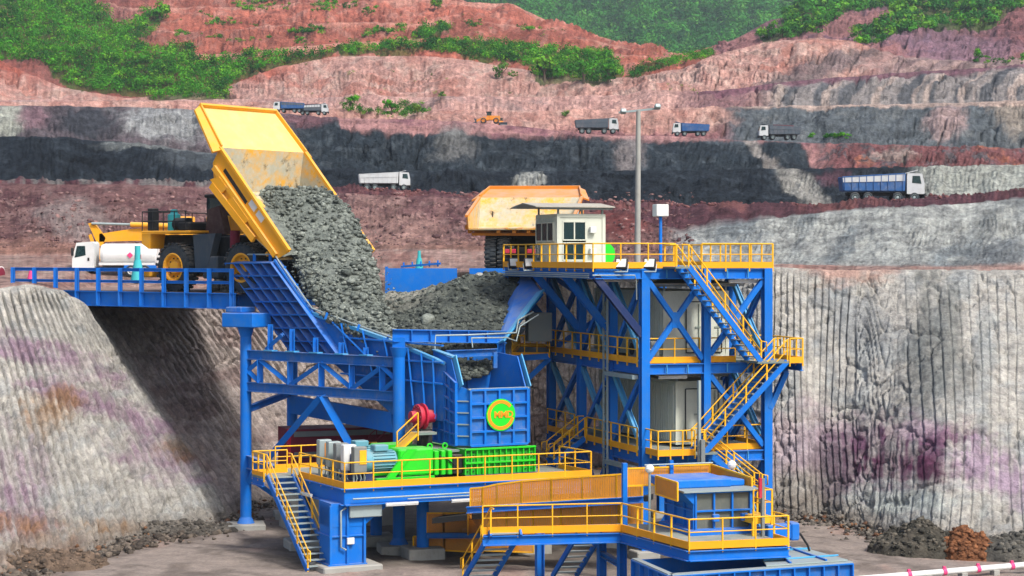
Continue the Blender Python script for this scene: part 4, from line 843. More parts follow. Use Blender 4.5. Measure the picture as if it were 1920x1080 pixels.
for z in (.55, 1.65): MB(Mloc(T(-.1, v0-.12, zt+z), math.atan2(TU.y, TU.x))).cbox((-.16, -.1, 0), (.16, .12, .34), .03).build('vent_hood', WHITE, top)
g = thing('round_sign', 'bright green round sign beside the control cabin on the top deck', 'sign', T(1.3, 8.6, Z3)); MB().lathe(T(1.25, 8.6, Z3+.6), TVv, [(-.04, .001), (-.04, .62), (.02, .62), (.02, .001)], 32).build('disc', LOGOG, g); MB().bar(T(1.25, 8.65, Z3), T(1.25, 8.65, Z3+.5), .08, .08, TVv).build('stand', GALV, g)
# operator behind the glass
def person(label, base, yaw, vest, seated=False):
    M = Mloc(base, yaw); t = thing('person', label, 'person', tuple(base))
    J = [(0,0,.95),(0,0,1.15),(0,.01,1.36),(0,0,1.5),(0,.02,1.6),(0,.03,1.72),(.2,0,1.42),(.27,.06,1.18),(.2,.25,1.05),(-.2,0,1.42),(-.27,.06,1.18),(-.2,.25,1.05),(.1,0,.9),(.11,.03,.5),(.11,0,.08),(.11,.14,.04),(-.1,0,.9),(-.11,.03,.5),(-.11,0,.08),(-.11,.14,.04)]
    E_ = [(0,1),(1,2),(2,3),(3,4),(4,5),(2,6),(6,7),(7,8),(2,9),(9,10),(10,11),(0,12),(12,13),(13,14),(14,15),(0,16),(16,17),(17,18),(18,19)]
    R_ = [.16,.16,.17,.065,.1,.09,.07,.05,.04,.07,.05,.04,.1,.07,.05,.05,.1,.07,.05,.05]
    me = bpy.data.meshes.new('body'); o0 = Vector(base); me.from_pydata([tuple(M@Vector(j)-o0) for j in J], E_, []); o = link_mesh('body', me, vest, t)
    md = o.modifiers.new('skin', 'SKIN'); 
    for i, sv in enumerate(me.skin_vertices[0].data): sv.radius = (R_[i], R_[i]*.8); sv.use_root = (i == 0)
    o.modifiers.new('sub', 'SUBSURF').levels = 1
    MB(M).lathe((0, .02, 1.7), (0, 0, 1), [(-.02, .17), (.02, .135), (.09, .12), (.14, .06), (.15, .001)], 14).build('helmet', WHITE, t)
    MB(M).lathe((0, .125, 1.66), (0, 1, 0), [(0, .05), (.02, .03), (.03, .001)], 8).build('face', SKIN, t)
person('person in a lime vest standing inside the control cabin', T(-1.2, 8.4, zt+.1), 2.2, HIVIS)
# pole with white box on the top deck
q = thing('box_post', 'blue post with a white box on top, standing on the top deck', 'post', T(3.5, 6.3, Z3)); MB().tube(T(3.5, 6.3, Z3), T(3.5, 6.3, Z3+2.55), .085, 10).build('pole', BLUE, q)
MB(Mloc(T(3.5, 6.3, Z3+2.55), .32)).cbox((-.34, -.3, 0), (.34, .3, .62), .03).build('box', WHITE, q)
# air conditioners on the middle deck
for k in range(2):
    ac = thing('air_conditioner', ['grey air conditioner unit against the middle cabin, away from the front post', 'grey air conditioner unit on the middle deck right by the front post'][k], 'air conditioner', T(.75, 2.9-k*1.9, Z2), 'air conditioners on the middle deck'); M = Mloc(T(.75, 2.9-k*1.9, Z2), math.atan2(TU.y, TU.x))
    MB(M).cbox((-.2, -.5, .08), (.25, .5, .95), .03).build('casing', GREYP, ac); MB(M).lathe((-.22, 0, .5), (-1, 0, 0), [(0, .3), (.03, .3), (.03, .05)], 18).build('fan_grille', BLACK, ac); MB(M).box((-.15, -.45, 0), (.2, -.35, .08)).box((-.15, .35, 0), (.2, .45, .08)).build('foot', BLACK, ac)
# ------------------------------------------------------------------ crusher platform
Zv = Vector((0, 0, 1)); PZD = 3.88
def PD(px, py): return P(px, py, (CH-PZD)*F/(py-HY))          # point of the platform deck seen at a photo position
pA, pS, pD = PD(646, 913), PD(560, 891), PD(1108, 889); pB = pA+(pS-pA)*1.6; pC = pD+(pB-pA); pU = (pD-pA).normalized(); pV = (pB-pA).normalized()
pf = thing('crusher_platform', 'blue steel crusher platform with orange edge and yellow handrail', 'platform', (pA.x, pA.y, 0))
deck(pf, [pA, pD, pC, pB], PZD)
for A, B in ((pA, pD), (pA, pB), (pD, pC), (pB, pC)): part_i('edge_beam', A-Zv*.48, B-Zv*.48, .34, .78, BLUE, pf, t=.05)
for k in range(1, 7): part_i('joist', pA.lerp(pD, k/7)-Zv*.5+pV*.2, pB.lerp(pC, k/7)-Zv*.5-pV*.2, .25, .6, BLUE, pf)
sL = (pB-pA).length
rail(pf, [pS-pV*.1, pA, pD], sp=1.45); rail(pf, [pD, pD.lerp(pC, .35)], sp=1.3); rail(pf, [pS-pU*1.75, pS-pU*1.75+pV*1.5, pS+pV*1.5], sp=.9); rail(pf, [pB+pU*.1, pB+pU*5.5], sp=1.4)
M = Mloc(pA+pU*.3+pV*1.1-Zv*PZD, math.atan2(pU.y, pU.x))
MB(M).cbox((-.8, -.8, 0), (.8, .8, 3.0), .06).build('pillar', BLUE, pf)
MB(M).quadbox([(-.8, -.82, 2.0), (.8, -.82, 2.0), (2.3, -.82, 3.1), (-.8, -.82, 3.1)], (0, 1.64, 0)).build('pillar_head', BLUE, pf)
for s in (-.83, 0, .83): MB(M).bar((s, -.86, .3), (s, -.86, 3.0), .12, .1).build('pillar_rib', BLUE, pf)
MB(M).box((-.9, -.9, 1.55), (.9, .9, 1.61)).box((-.95, -.95, .22), (.95, .95, .3)).build('collar_plate', BLUE, pf)
MB(M).cbox((-1.3, -1.3, -.3), (1.6, 1.3, .24), .06).build('footing', CONC, pf)
for fx, fy in ((.42, .35), (.85, .3), (.85, .85), (.4, .9), (.1, .9)):
    q = pA.lerp(pD, fx)+(pB-pA)*fy; q = Vector((q.x, q.y, 0)); part_tube('column', q+Zv*.3, q+Zv*3.1, .3, BLUE, pf, 16); MB(Mloc(q, .3)).cbox((-.9, -.9, -.3), (.9, .9, .4), .06).build('footing', CONC, pf)
# grey panel, conduit and tube lights on the platform front
gp = thing('switch_panel', 'flat grey panel box hung on the blue corner pillar below the platform', 'panel', M@Vector((.2, -.95, 2.0)))
MB(M).cbox((.05, -1.05, 2.42), (1.65, -.9, 3.06), .03).build('case', GALV, gp); MB(M).path([(-.1, -.95, 2.9), (-.35, -.95, 2.75), (-.35, -.95, 1.1), (-.1, -.95, .95)], .05).build('conduit', GALV, gp); MB(M).cbox((-.05, -1.0, 1.2), (.3, -.85, 1.5), .02).build('junction_box', WHITE, gp)
cp = thing('conduit', 'pale conduit running along the platform front under the orange edge', 'conduit', pA-Zv*.6); MB().tube(pA+pU*.3-pV*.25-Zv*.55, pA+pU*11-pV*.25-Zv*.55, .04, 6).build('pipe', GALV, cp); MB().tube(pA+pU*3-pV*.25-Zv*.68, pA+pU*9-pV*.25-Zv*.68, .03, 6).build('pipe', GALV, cp)
for k, s in enumerate((1.9, 5.2)): lamp_tube(pA+pU*s-pV*.3-Zv*.85, pA+pU*(s+1.6)-pV*.3-Zv*.85, ['white tube light under the platform front beside the corner pillar', 'white tube light under the platform front near the orange guards'][k])
lamp_tube(pA+pV*3.2-pU*.3-Zv*.7, pA+pV*4.6-pU*.3-Zv*.7, 'white tube light under the platform side above the tall staircase')
st0 = pS-pU*1.6; st1 = PZ(577, 0.0, 90.7)
stair('tall blue staircase with yellow rails from the pit floor to the crusher platform', st0, st1, 1.25, pU, 16)
deck(pf, [pS-pU*1.8, pS, pS+pV*1.5, pS+pV*1.5-pU*1.8], PZD-.004, name='landing'); part_i('edge_beam', pS-pU*1.75-Zv*.3, pS-pU*1.75+pV*1.5-Zv*.3, .2, .36, BLUE, pf); part_i('strut', pS-pU*1.7+pV*1.2-Zv*.4, pS+pV*1.2-Zv*1.6, .2, .2, BLUE, pf, pV)
# ------------------------------------------------------------------ green sizer, gearboxes and motors
SU, SV = Vector((.891, .454, 0)), Vector((-.454, .891, 0)); S0 = Vector(((872-960)*94.4/F, 94.4, PZD)); SM = Matrix(((SU.x, SV.x, 0, S0.x), (SU.y, SV.y, 0, S0.y), (0, 0, 1, S0.z), (0, 0, 0, 1)))
sz = thing('mineral_sizer', 'bright green mineral sizer with ribbed sides and gearboxes under the blue box', 'crusher', S0)
MB(SM).box((0, .06, .12), (3.75, 4.6, 1.36)).build('casing', GREEND, sz)
for i in range(13): MB(SM).bar((i*3.75/12, .0, .14), (i*3.75/12, .0, 1.36), .05, .13, (0, 1, 0)).build('rib', GREEN, sz)
for z in (.7, 1.36): MB(SM).box((-.02, -.1, z-.04), (3.78, .05, z+.04)).build('flange', GREEN, sz)
for z in (.12, ): MB(SM).box((-.02, -.16, z-.1), (3.78, .05, z)).build('flange', NAVY, sz)
for i in (0, 1, 11, 12, 10):
    for z in (.3, .5, .85, 1.05, 1.2): MB(SM).tube((i*3.75/12+.15, .05, z), (i*3.75/12+.15, .0, z), .035, 6).build('bolt', BLACK, sz)
MB(SM).box((-2.2, .6, 1.2), (.2, 4.4, 1.3)).build('top_plate', DECK, sz)
for v in (.1, 2.5):
    g = MB(SM).cbox((-3.4, v, .25), (-1.6, v+1.25, 1.5), .08).build('gearbox', GREEN, sz)
    MB(SM).quadbox([(-4.1, v-.1, .15), (-3.7, v-.1, .15), (-2.5, v-.1, 1.5), (-3.0, v-.1, 1.5)], (0, .18, 0)).build('strut', GREEN, g); MB(SM).box((-4.6, v-.12, .05), (-1.6, v+.1, .2)).build('strut', GREEN, g)
    for x in (-1.55, -1.2, -.85): MB(SM).cbox((x, v-.02, .2), (x+.22, v+1.2, 1.35), .03).build('coupling_rib', GREEN, g)
    MB(SM).cbox((-.55, v+.1, .2), (0, v+1.0, 1.1), .04).build('shaft_housing', BLACK, g)
    for x in (-1.4, -.6): MB(SM).lathe((x, v+.9, 1.5), (0, 1, 0), [(-.03, .09), (-.03, .15), (.03, .15), (.03, .09), (-.03, .09)], 14).build('lifting_eye', GREEN, g)
    m = MB(SM).lathe((-5.2, v+.6, .95), (1, 0, 0), [(0, .001), (0, .42), (.12, .5), (.5, .52), (.55, .46), (1.9, .46), (1.95, .5), (2.05, .3)], 20).build('motor', MOTOR, sz)
    for k in range(20):
        a = k*math.pi/10; MB(SM).bar((-4.6, v+.6+.49*math.cos(a), .95+.49*math.sin(a)), (-3.5, v+.6+.49*math.cos(a), .95+.49*math.sin(a)), .02, .06, (0, math.cos(a), math.sin(a))).build('cooling_fin', MOTOR, m)
    MB(SM).cbox((-4.5, v+.3, 1.42), (-3.8, v+.9, 1.72), .04).build('terminal_box', MOTOR, m); MB(SM).box((-5.3, v+.1, .05), (-3.5, v+1.1, .16)).box((-5.0, v+.2, .16), (-4.6, v+1.0, .5)).build('motor_base', NAVY, m)
    MB(SM).cbox((-5.6, v+.2, .1), (-5.25, v+1.0, 1.35), .04).build('fan_cowl', NAVY, m)
    MB(SM).path([(-1.6, v+.2, 1.2), (-1.0, v-.05, 1.0), (-.5, v-.1, .6), (-.2, v+.1, .4)], .035).build('hose', HOSE, g)
# cabinets standing at the end of the platform
cabn = [(0, GALV, ORGT, 'grey control cabinet with an orange panel, first in the row on the platform end'), (.75, GALV, YEL, 'grey control cabinet with a yellow edge, second in the row'), (1.35, GREYP, PINK, 'slim grey control cabinet with a pink label, third in the row'), (1.95, WHITE, WHITE, 'white control cabinet, fourth in the row'), (2.75, GREYP, YEL, 'grey control cabinet with a yellow box on it, last of the row')]
for s, m1, m2, l in cabn:
    q = pA+pU*1.0+pV*(4.8-s*1.5); t = thing('control_cabinet', l, 'cabinet', q, 'control cabinets on the crusher platform'); Mq = Mloc(q, math.atan2(pU.y, pU.x))
    MB(Mq).cbox((-.32, -.22, .55), (.32, .22, 1.75), .03).build('case', m1, t); MB(Mq).box((-.05, -.245, .95), (.28, -.222, 1.6)).build('door', m2, t)
    for a in (-.26, .26): MB(Mq).bar((a, 0, 0), (a, 0, .56), .07, .07, (0, 1, 0)).build('leg', GALV, t)
    for a in (-.2, 0, .2): MB(Mq).path([(a, -.1, .55), (a+.05, -.16, .3), (a, -.05, .02)], .03).build('cable', GALV, t)
# ------------------------------------------------------------------ blue feed box with the logo
B0 = Vector(((881-960)*95.0/F, 95.0, 5.36)); BM = Matrix(((SU.x, SV.x, 0, B0.x), (SU.y, SV.y, 0, B0.y), (0, 0, 1, B0.z), (0, 0, 0, 1)))
W_ = 3.08; fb = thing('feed_box', 'blue ribbed feed box with round green logo above the green sizer', 'feed box', B0)
q = lambda x, y, z: BM@Vector((x, y, z))
ribbed(fb, q(0, 0, 2.68), q(W_, 0, 2.68), q(W_, 0, 0), q(0, 0, 0), 4, 4, BLUED, BLUE, .05, .14, .1, -SV, 'front_plate')
ch = .45
MB().quadbox([q(-ch, ch, 2.9), q(0, 0, 2.68), q(0, 0, 0), q(-ch, ch, 0)], (SU+SV)*.03).build('corner_plate', BLUE, fb)
for j in range(1, 5): MB().bar(q(-ch, ch, j*.56-.1), q(0, 0, j*.56-.1), .1, .06).build('rib', GALV, fb)
MB().quadbox([q(W_, 0, 2.68), q(W_+.35, .3, 2.8), q(W_+.35, .3, 0), q(W_, 0, 0)], (SU*-1+SV)*.03).build('corner_plate', BLUE, fb)
ls = ribbed(fb, q(-ch, 3.0, 3.95), q(-ch, ch, 3.0), q(-ch, ch, 0), q(-ch, 3.0, 0), 4, 6, BLUE, None, .05, .14, .07, -SU, 'side_plate')
MB().quadbox([q(-ch-.02, ch, 2.95), q(-ch-.02, 1.15, 4.15), q(-ch-.02, 3.2, 4.45), q(-ch-.02, 3.2, 2.9)], SU*.06).build('side_plate', BLUE, fb)
MB().bar(q(-ch+.1, ch-.25, 2.85), q(-ch+.1, 1.0, 4.25), .42, .06, SU).build('edge_flange', BLUEL, fb); MB().bar(q(-ch+.1, 1.0, 4.25), q(-ch+.1, 3.3, 4.5), .3, .06, Zv).build('edge_flange', BLUEL, fb)
MB().quadbox([q(W_, 0, 2.66), q(W_+.05, 1.0, 4.2), q(W_-.1, 3.6, 4.35), q(W_-.6, 3.6, 1.2), q(W_, .1, 1.2)], -SU*.06).build('side_plate', BLUE, fb)
MB().bar(q(W_+.12, -.05, 2.7), q(W_+.16, 1.0, 4.2), .42, .06, SU).build('edge_flange', BLUEL, fb)
MB().quadbox([q(W_-.3, 3.3, 4.3), q(.95, 3.7, 4.35), q(.95, 3.7, 1.5), q(W_-.3, 3.3, 1.5)], SV*.06).build('back_plate', BLUE, fb); MB().bar(q(1.6, 3.45, 1.6), q(1.6, 3.55, 4.4), .1, .12).build('rib', BLUE, fb)
MB().bar(q(-.1, -.02, 2.72), q(W_+.1, -.02, 2.72), .2, .07).build('top_flange', GALV, fb)
# logo plate: green disc, orange ring and letters
lc = q(W_*.51, -.17, 1.45); lg = MB().lathe(lc, -SV, [(0, .001), (0, .78), (.035, .78), (.035, .001)], 48).build('logo_plate', LOGOG, fb)
nb = MB(); n = 56; a0, a1 = math.radians(38), math.radians(347)
for i in range(n):
    u0_, u1_ = a0+(a1-a0)*i/n, a0+(a1-a0)*(i+1)/n; pt = lambda a, r: lc-SV*.036+SU*math.cos(a)*r+Zv*math.sin(a)*r
    nb.quadbox([pt(u0_, .72), pt(u1_, .72), pt(u1_, .56), pt(u0_, .56)], -SV*.012)
nb.build('logo_ring', LOGOO, lg)
def text(body, size, A, xdir, mat, parent, ext=.01):
    cu = bpy.data.curves.new('lettering', 'FONT'); cu.body = body; cu.size = size; cu.align_x = 'CENTER'; cu.align_y = 'CENTER'; cu.extrude = ext; cu.offset = .01; cu.space_character = .95
    o = bpy.data.objects.new('lettering', cu); COL.objects.link(o); xd = Vector(xdir).normalized(); n = xd.cross(Zv)
    R = Matrix(((xd.x, 0, n.x, 0), (xd.y, 0, n.y, 0), (0, 1, n.z, 0), (0, 0, 0, 1)))
    o.parent = parent; o.matrix_local = Matrix.Translation(Vector(A)-wloc(parent))@R; cu.materials.append(mat)
    bpy.context.view_layer.update(); dg_ = bpy.context.evaluated_depsgraph_get(); me = bpy.data.meshes.new_from_object(o.evaluated_get(dg_)); ml = o.matrix_local.copy(); bpy.data.objects.remove(o)
    me.transform(ml); me.name = 'lettering'; return link_mesh('lettering', me, mat, parent)
text('MMD', .46, lc-SV*.05+SU*.14, SU, LOGOO, lg)
# red drive drum and its small walkway beside the feed box
rd = thing('red_drive', 'red round drive hub beside the blue feed box', 'drive', q(-2.0, 2.2, .6)); dc = q(-1.35, 2.3, 1.3)
MB().lathe(dc, -SU, [(-.5, .3), (0, .35), (.02, .62), (.14, .66), (.16, .5), (.3, .52), (.34, .62), (.42, .6), (.44, .3), (.75, .28), (.77, .001)], 28).build('hub', RED, rd)
for k in range(12):
    a = k*math.pi/6; MB().tube(dc-SU*.42+SV*math.cos(a)*.5+Zv*math.sin(a)*.5, dc-SU*.48+SV*math.cos(a)*.5+Zv*math.sin(a)*.5, .05, 6).build('bolt', DRED, rd)
MB().bar(dc-Zv*.6, dc-Zv*1.6, .5, .6, SU).build('pedestal', BLACK, rd)
wk = thing('access_walkway', 'short sloping walkway with yellow rails by the red drive hub', 'walkway', q(-3.4, 1.4, 0)); a_, b_, c_ = q(-3.3, 1.2, -.4), q(-2.2, 1.2, .5), q(-1.2, 1.2, .5)
for A, B in ((a_, b_), (b_, c_)): MB().quadbox([A, B, B+SV*.8, A+SV*.8], (0, 0, .12)).build('plank', YEL if A is a_ else DECK, wk)
rail(wk, [a_, b_], sp=1.0, toe=False)
# ------------------------------------------------------------------ feed hopper
hp = thing('feed_hopper', 'big blue ribbed feed hopper catching the tipped ore', 'hopper', (-9, 102, 9))
TL, TR, BR, BL = P(433, 491, 108), P(519, 490, 104.4), P(643, 662, 101.2), P(560, 662, 104.6)
wing = ribbed(hp, TL, TR, BR, BL, 5, 7, BLUED, BLUE, .06, .42, .06, (-.5, -1, -.4), 'wing_plate')
fl = [P(519, 488, 104.3), P(588, 588, 102.6), P(740, 642, 98.6), P(836, 682, 96.3)]
MB().bar(fl[0], fl[1], .5, .1, (.6, -.3, .5)).build('edge_flange', BLUE, hp); MB().bar(fl[1], fl[2], .3, .16).build('edge_flange', BLUEL, hp); MB().bar(fl[2], fl[3], .3, .14).build('edge_flange', BLUEL, hp)
side = [P(590, 590, 102.5), P(740, 642, 98.55), P(836, 682, 96.2), P(836, 790, 96.2), P(745, 785, 98.4), P(610, 668, 102)]
MB().quadbox(side, (.05, .08, 0)).build('side_plate', BLUED, hp)
for a, b in (((640, 607), (655, 680)), ((680, 620), (700, 705)), ((720, 634), (740, 735)), ((765, 652), (775, 760)), ((790, 662), (797, 775)), ((812, 672), (816, 785)), ((620, 600), (720, 700))):
    yy = YL(590, 102.4, 836, 96.1); MB().bar(P(a[0], a[1], yy(a[0])-.12), P(b[0], b[1], yy(b[0])-.12), .08, .2, (0, -1, 0)).build('rib', BLUE, hp)
for ya, yb in ((632, 640), (668, 672), (700, 712)):
    yy = YL(590, 102.4, 836, 96.1); MB().bar(P(640, ya, yy(640)-.12), P(830, yb+8, yy(830)-.12), .08, .16, (0, -1, 0)).build('rib', BLUE, hp)
# spray pipe along the wing edge with small brackets
sp = thing('spray_pipe', 'thin pale spray pipe following the hopper wing edge', 'pipe', P(519, 480, 104)); pp = [P(434, 477, 108), P(515, 477, 104.4), P(524, 492, 104), P(585, 578, 102.4), P(660, 606, 100.4), P(738, 634, 98.5)]
MB().path(pp, .045, 8).build('pipe', GALV, sp)
for x, y, Y in ((444, 484, 107.6), (477, 484, 106), (507, 484, 104.8)): MB().bar(P(x, 490, Y), P(x, 476, Y), .16, .1, (0, 1, 0)).build('bracket', BLUE, sp)
for x, y, Y in ((533, 503, 103.8), (556, 536, 103.2), (575, 566, 102.7), (612, 590, 101.5), (672, 612, 100), (727, 632, 98.8)): MB().bar(P(x-2, y+8, Y), P(x+2, y-4, Y), .12, .1, (0, 1, 0)).build('bracket', BLUE, sp)
# right wing, back panels
ribbed(hp, P(985, 508, 107), P(1014, 548, 102.5), P(938, 640, 99.2), P(890, 650, 103), 1, 3, BLUE, None, .06, .2, .08, (1, -.6, 0), 'wing_plate')
MB().bar(P(1014, 546, 102.4), P(938, 642, 99.1), .55, .1, (-.6, -.3, .6)).build('edge_flange', BLUEL, hp)
for a, b, y0, y1, Y in ((726, 857, 503, 548, 112.5), (880, 1003, 503, 545, 112.5)): MB().quadbox([P(a, y0, Y), P(b, y0, Y), P(b, y1, Y), P(a, y1, Y)], (0, .12, 0)).build('back_plate', BLUE, hp)
MB().quadbox([P(722, 500, 112.4), P(727, 500, 112.4), P(727, 620, 112.4), P(722, 620, 112.4)], (0, .3, 0)).build('post', BLUE, hp); MB().quadbox([P(858, 535, 112.3), P(880, 535, 112.3), P(880, 600, 112.3), P(858, 600, 112.3)], (0, .1, 0)).build('back_plate', BLUED, hp)
MB().quadbox([P(590, 592, 103.4), P(700, 600, 110), P(722, 600, 112), P(1000, 600, 112), P(960, 640, 103), P(940, 700, 99.5), P(770, 690, 98.6)], (0, 0, -.12)).build('floor_plate', CHUTE, hp)
pb = thing('railing_panel', 'low blue panel railing behind the hopper on the haul level', 'railing', P(760, 500, 118))
for k in range(5): MB().bar(P(757+k*16, 500, 118-k*.2), P(757+k*16, 492-k, 118-k*.2), .08, .08).build('post', BLUE, pb)
MB().bar(P(752, 500, 118), P(826, 494, 117), .1, .12).build('rail', BLUE, pb)
# ------------------------------------------------------------------ truss frame under the hopper
tr = thing('truss_frame', 'blue truss frame on round columns carrying the hopper', 'frame', PZ(461, 0, 105.2))
yy = YL(461, 105.2, 748, 97.5); tb = lambda px, z, d=0: PZ(px, z, yy(px)+d)
def roundcol(px, Y, z1, r=.3, head=True, par=tr):
    b = MB(); c = PZ(px, 0, Y); b.tube(c+Zv*.35, c+Zv*(z1-.5), r, 20); b.tube(c+Zv*(z1-.5), c+Zv*z1, r, 20, r*1.5 if head else r); b.tube(c+Zv*.25, c+Zv*.6, r*1.6, 20, r); o = b.build('column', BLUE, par)
    MB(Mloc(c, .2)).cbox((-1.0, -.9, -.3), (1.0, .9, .27), .05).build('footing', CONC, par); return o
roundcol(461, 105.2, 10.7); roundcol(748, 97.5, 10.0)
for z in (9.25, 7.55): part_i('chord', tb(461, z), tb(748, z), .32, .5, BLUED, tr)
vx = [488, 545, 603, 660, 717]
for x in vx: part_i('vertical', tb(x, 7.8), tb(x, 9.0), .3, .3, BLUE, tr, (1, 0, 0))
dg = [((465, 8.4), (488, 9.0)), ((465, 8.4), (488, 7.8)), ((488, 9.0), (545, 7.8)), ((603, 9.0), (545, 7.8)), ((603, 9.0), (660, 7.8)), ((717, 9.0), (660, 7.8)), ((717, 9.0), (742, 8.4)), ((717, 7.8), (742, 8.4))]
for a, b in dg: part_i('diagonal', tb(*a), tb(*b), .22, .22, BLUE, tr, (0, 1, 0))
part_i('brace', tb(602, 7.3), tb(466, 2.5), .32, .32, BLUE, tr, (0, 1, 0)); part_i('brace', tb(606, 7.3), PZ(676, 4.0, 99.5), .36, .36, BLUE, tr, (0, 1, 0))
for x0, h1 in ((507, 11.2), (548, 11.0), (592, 10.6), (640, 10.4), (686, 10.2)): part_i('hopper_leg', tb(x0, 9.5), tb(x0, h1-.3), .3, .26, BLUE, tr, (1, 0, 0)); MB().bar(tb(x0-8, 9.53), tb(x0+8, 9.53), .4, .06).build('base_plate', BLUEL, tr)
part_i('brace', tb(500, 9.6), tb(530, 10.4), .2, .2, BLUE, tr, (0, 1, 0))
of = Vector((1.95, 4.8, 0)); roundcol(548, 110, 10.4); 
part_i('beam', tb(461, 6.3), PZ(548, 6.9, 110), .25, .35, BLUE, tr); MB().bar(P(548, 758, 109.7), P(738, 792, 98.8), .25, 1.0).build('girder', BLUE, tr); part_i('chord', PZ(548, 9.2, 110), PZ(800, 9.2, 103), .3, .5, BLUED, tr)
part_i('beam', PZ(466, 3.55, 105), PZ(520, 3.55, 99.5), .3, .7, BLUED, tr)
# beam over the hopper mouth and its far column
mo = thing('crossbeam', 'blue crossbeam with pale pipes spanning the hopper mouth', 'beam', PZ(748, 10, 97.5)); A, B = P(736, 629, 97.3), P(948, 632, 99.5)
part_i('girder', A, B, .4, .62, BLUE, mo)
for k in range(1, 6): MB().bar(A.lerp(B, k/6)-Zv*.28-Vector((0, .14, 0)), A.lerp(B, k/6)+Zv*.28-Vector((0, .14, 0)), .04, .14).build('stiffener', BLUE, mo)
part_i('bracket_beam', P(836, 664, 97.6), P(932, 660, 98.6), .3, .36, BLUED, mo); MB().bar(P(838, 690, 97.6), P(838, 660, 97.6), .2, .2).build('hanger', BLUED, mo); MB().bar(P(928, 690, 98.5), P(928, 660, 98.5), .2, .2).build('hanger', BLUED, mo)
part_i('post', P(940, 645, 99.4), PZ(940, 5.3, 99.4), .5, .4, BLUE, mo, (1, 0, 0)); MB().bar(P(748, 655, 97.5), P(748, 632, 97.5), .62, .5, (0, 1, 0)).build('cap', BLUE, mo)
MB().path([P(815, 655, 96.9), P(817, 629, 96.9), P(880, 628, 97.5), P(968, 624, 98.8), P(972, 600, 100), P(1000, 585, 101)], .045, 6).build('pipe', GALV, mo); MB().path([P(886, 652, 97.3), P(884, 634, 97.4), P(950, 633, 98.6), P(968, 640, 99), P(975, 612, 99.5), P(1010, 590, 100)], .04, 6).build('pipe', GALV, mo)
hr_ = thing('hopper_walkway', 'small service walkway with yellow rails beside the hopper wing', 'walkway', P(990, 660, 104)); wa, wb, wc, wd = P(960, 668, 103), P(1030, 668, 103.5), P(1034, 652, 108), P(975, 650, 108)
MB().quadbox([wa, wb, wc, wd], (0, 0, -.1)).build('deck', DECK, hr_); rail(hr_, [wd, wa, wb], sp=.8); part_i('strut', P(960, 672, 103), P(1028, 668, 103), .26, .3, BLUE, hr_); part_i('strut', P(985, 715, 103), P(1030, 672, 103.5), .26, .26, BLUE, hr_, (0, 1, 0)); rail(hr_, [wd, wc], sp=.5)
MB(Mloc(P(1010, 640, 103), .3)).cbox((-.65, -.3, 0), (.65, .3, 1.5), .03).build('service_cabinet', GREYP, hr_)
# ------------------------------------------------------------------ ramp bridge
br = thing('ramp_bridge', 'blue steel ramp bridge with open side railing leading to the hopper', 'bridge', PZ(250, 12, 112))
by = YL(437, 107, 25, 118.9); bz = 12.45; bp = lambda px, z, d=0: PZ(px, z, by(px)+d)
bd = (bp(437, 0)-bp(25, 0)).normalized(); bn = Vector((-bd.y, bd.x, 0)); bn = bn if bn.y > 0 else -bn
for dv, nm in ((0, 'girder'), (9.0, 'girder')): part_i(nm, bp(118, 12.05)+bn*dv, bp(441, 12.05)+bn*dv, .34, .86, BLUE, br, t=.05)
for k in range(8): part_i('cross_beam', bp(130+k*42, 12.0)+bn*.2, bp(130+k*42, 12.0)+bn*8.8, .3, .6, BLUE, br)
MB().quadbox([bp(20, bz-.02)+bn*.1, bp(441, bz-.02)+bn*.1, bp(441, bz-.02)+bn*8.9, bp(20, bz-.02)+bn*8.9], (0, 0, .08)).build('deck', rockmat('ramp_dirt', .6, .4, .1, False, hx(150, 128, 118)), br)
px_posts = [27, 67, 107, 147, 187, 228, 268, 310, 352, 395, 437]
for dv in (0,):
    for x in px_posts: part_i('post', bp(x, 11.66 if x > 120 else 12.3)-bn*.1, bp(x, 13.82)-bn*.1, .2, .24, BLUE, br, (1, 0, 0))
    for a, b in zip(px_posts, px_posts[1:]):
        for z, h_ in ((13.72, .2), (13.05, .16)): part_i('rail', bp(a, z), bp(b, z), .14, h_, BLUE, br)
for x in (430, 445): part_i('post', bp(x, 11.5, 1.2), bp(x, 13.4, 1.2), .2, .2, BLUE, br, (1, 0, 0))
MB(Mloc(PZ(461, 10.72, 105.2), -.55)).cbox((-1.0, -.8, 0), (1.1, .8, .75), .04).build('bearing_beam', BLUE, br); MB(Mloc(PZ(452, 11.47, 106), -.55)).cbox((-.6, -.6, 0), (.5, .6, .3), .05).build('bearing', BLUED, br)
# ------------------------------------------------------------------ discharge conveyor, guards, walkway and chute
DZ = 2.9
def DP(px, py, z=DZ): return P(px, py, (CH-z)*F/(py-HY))
d0, d1, d2, d3 = DP(905, 998), DP(1165, 992), DP(1292, 1026), DP(1478, 1018); dV = Vector((-.318, .948, 0)); d4 = d3+dV*5.2; d5 = d1+dV*1.6+Vector((.6, .2, 0)); d6 = d0+Vector((.1, 1.4, 0))
dw = thing('discharge_walkway', 'orange-edged walkway with yellow rails around the discharge chute', 'walkway', d2-Zv*DZ)
deck(dw, [d0, d1, d2, d3, d4, d5, d6], DZ); rail(dw, [d0, d1, d2, d3, d3+dV*1.3], sp=1.35)
for A, B in ((d0, d1), (d1, d2), (d2, d3), (d3, d4)): part_i('edge_beam', A-Zv*.36, B-Zv*.36, .25, .42, BLUE, dw)
for px, Yc in ((1012, 86.5), (1128, 85.5), (1166, 84.3)):
    c = PZ(px, 0, Yc); part_i('column', c, c+Zv*2.5, .34, .34, BLUE, dw, (1, .3, 0)); MB(Mloc(c, .3)).cbox((-.6, -.6, -.3), (.6, .6, .3), .05).build('footing', CONC, dw)
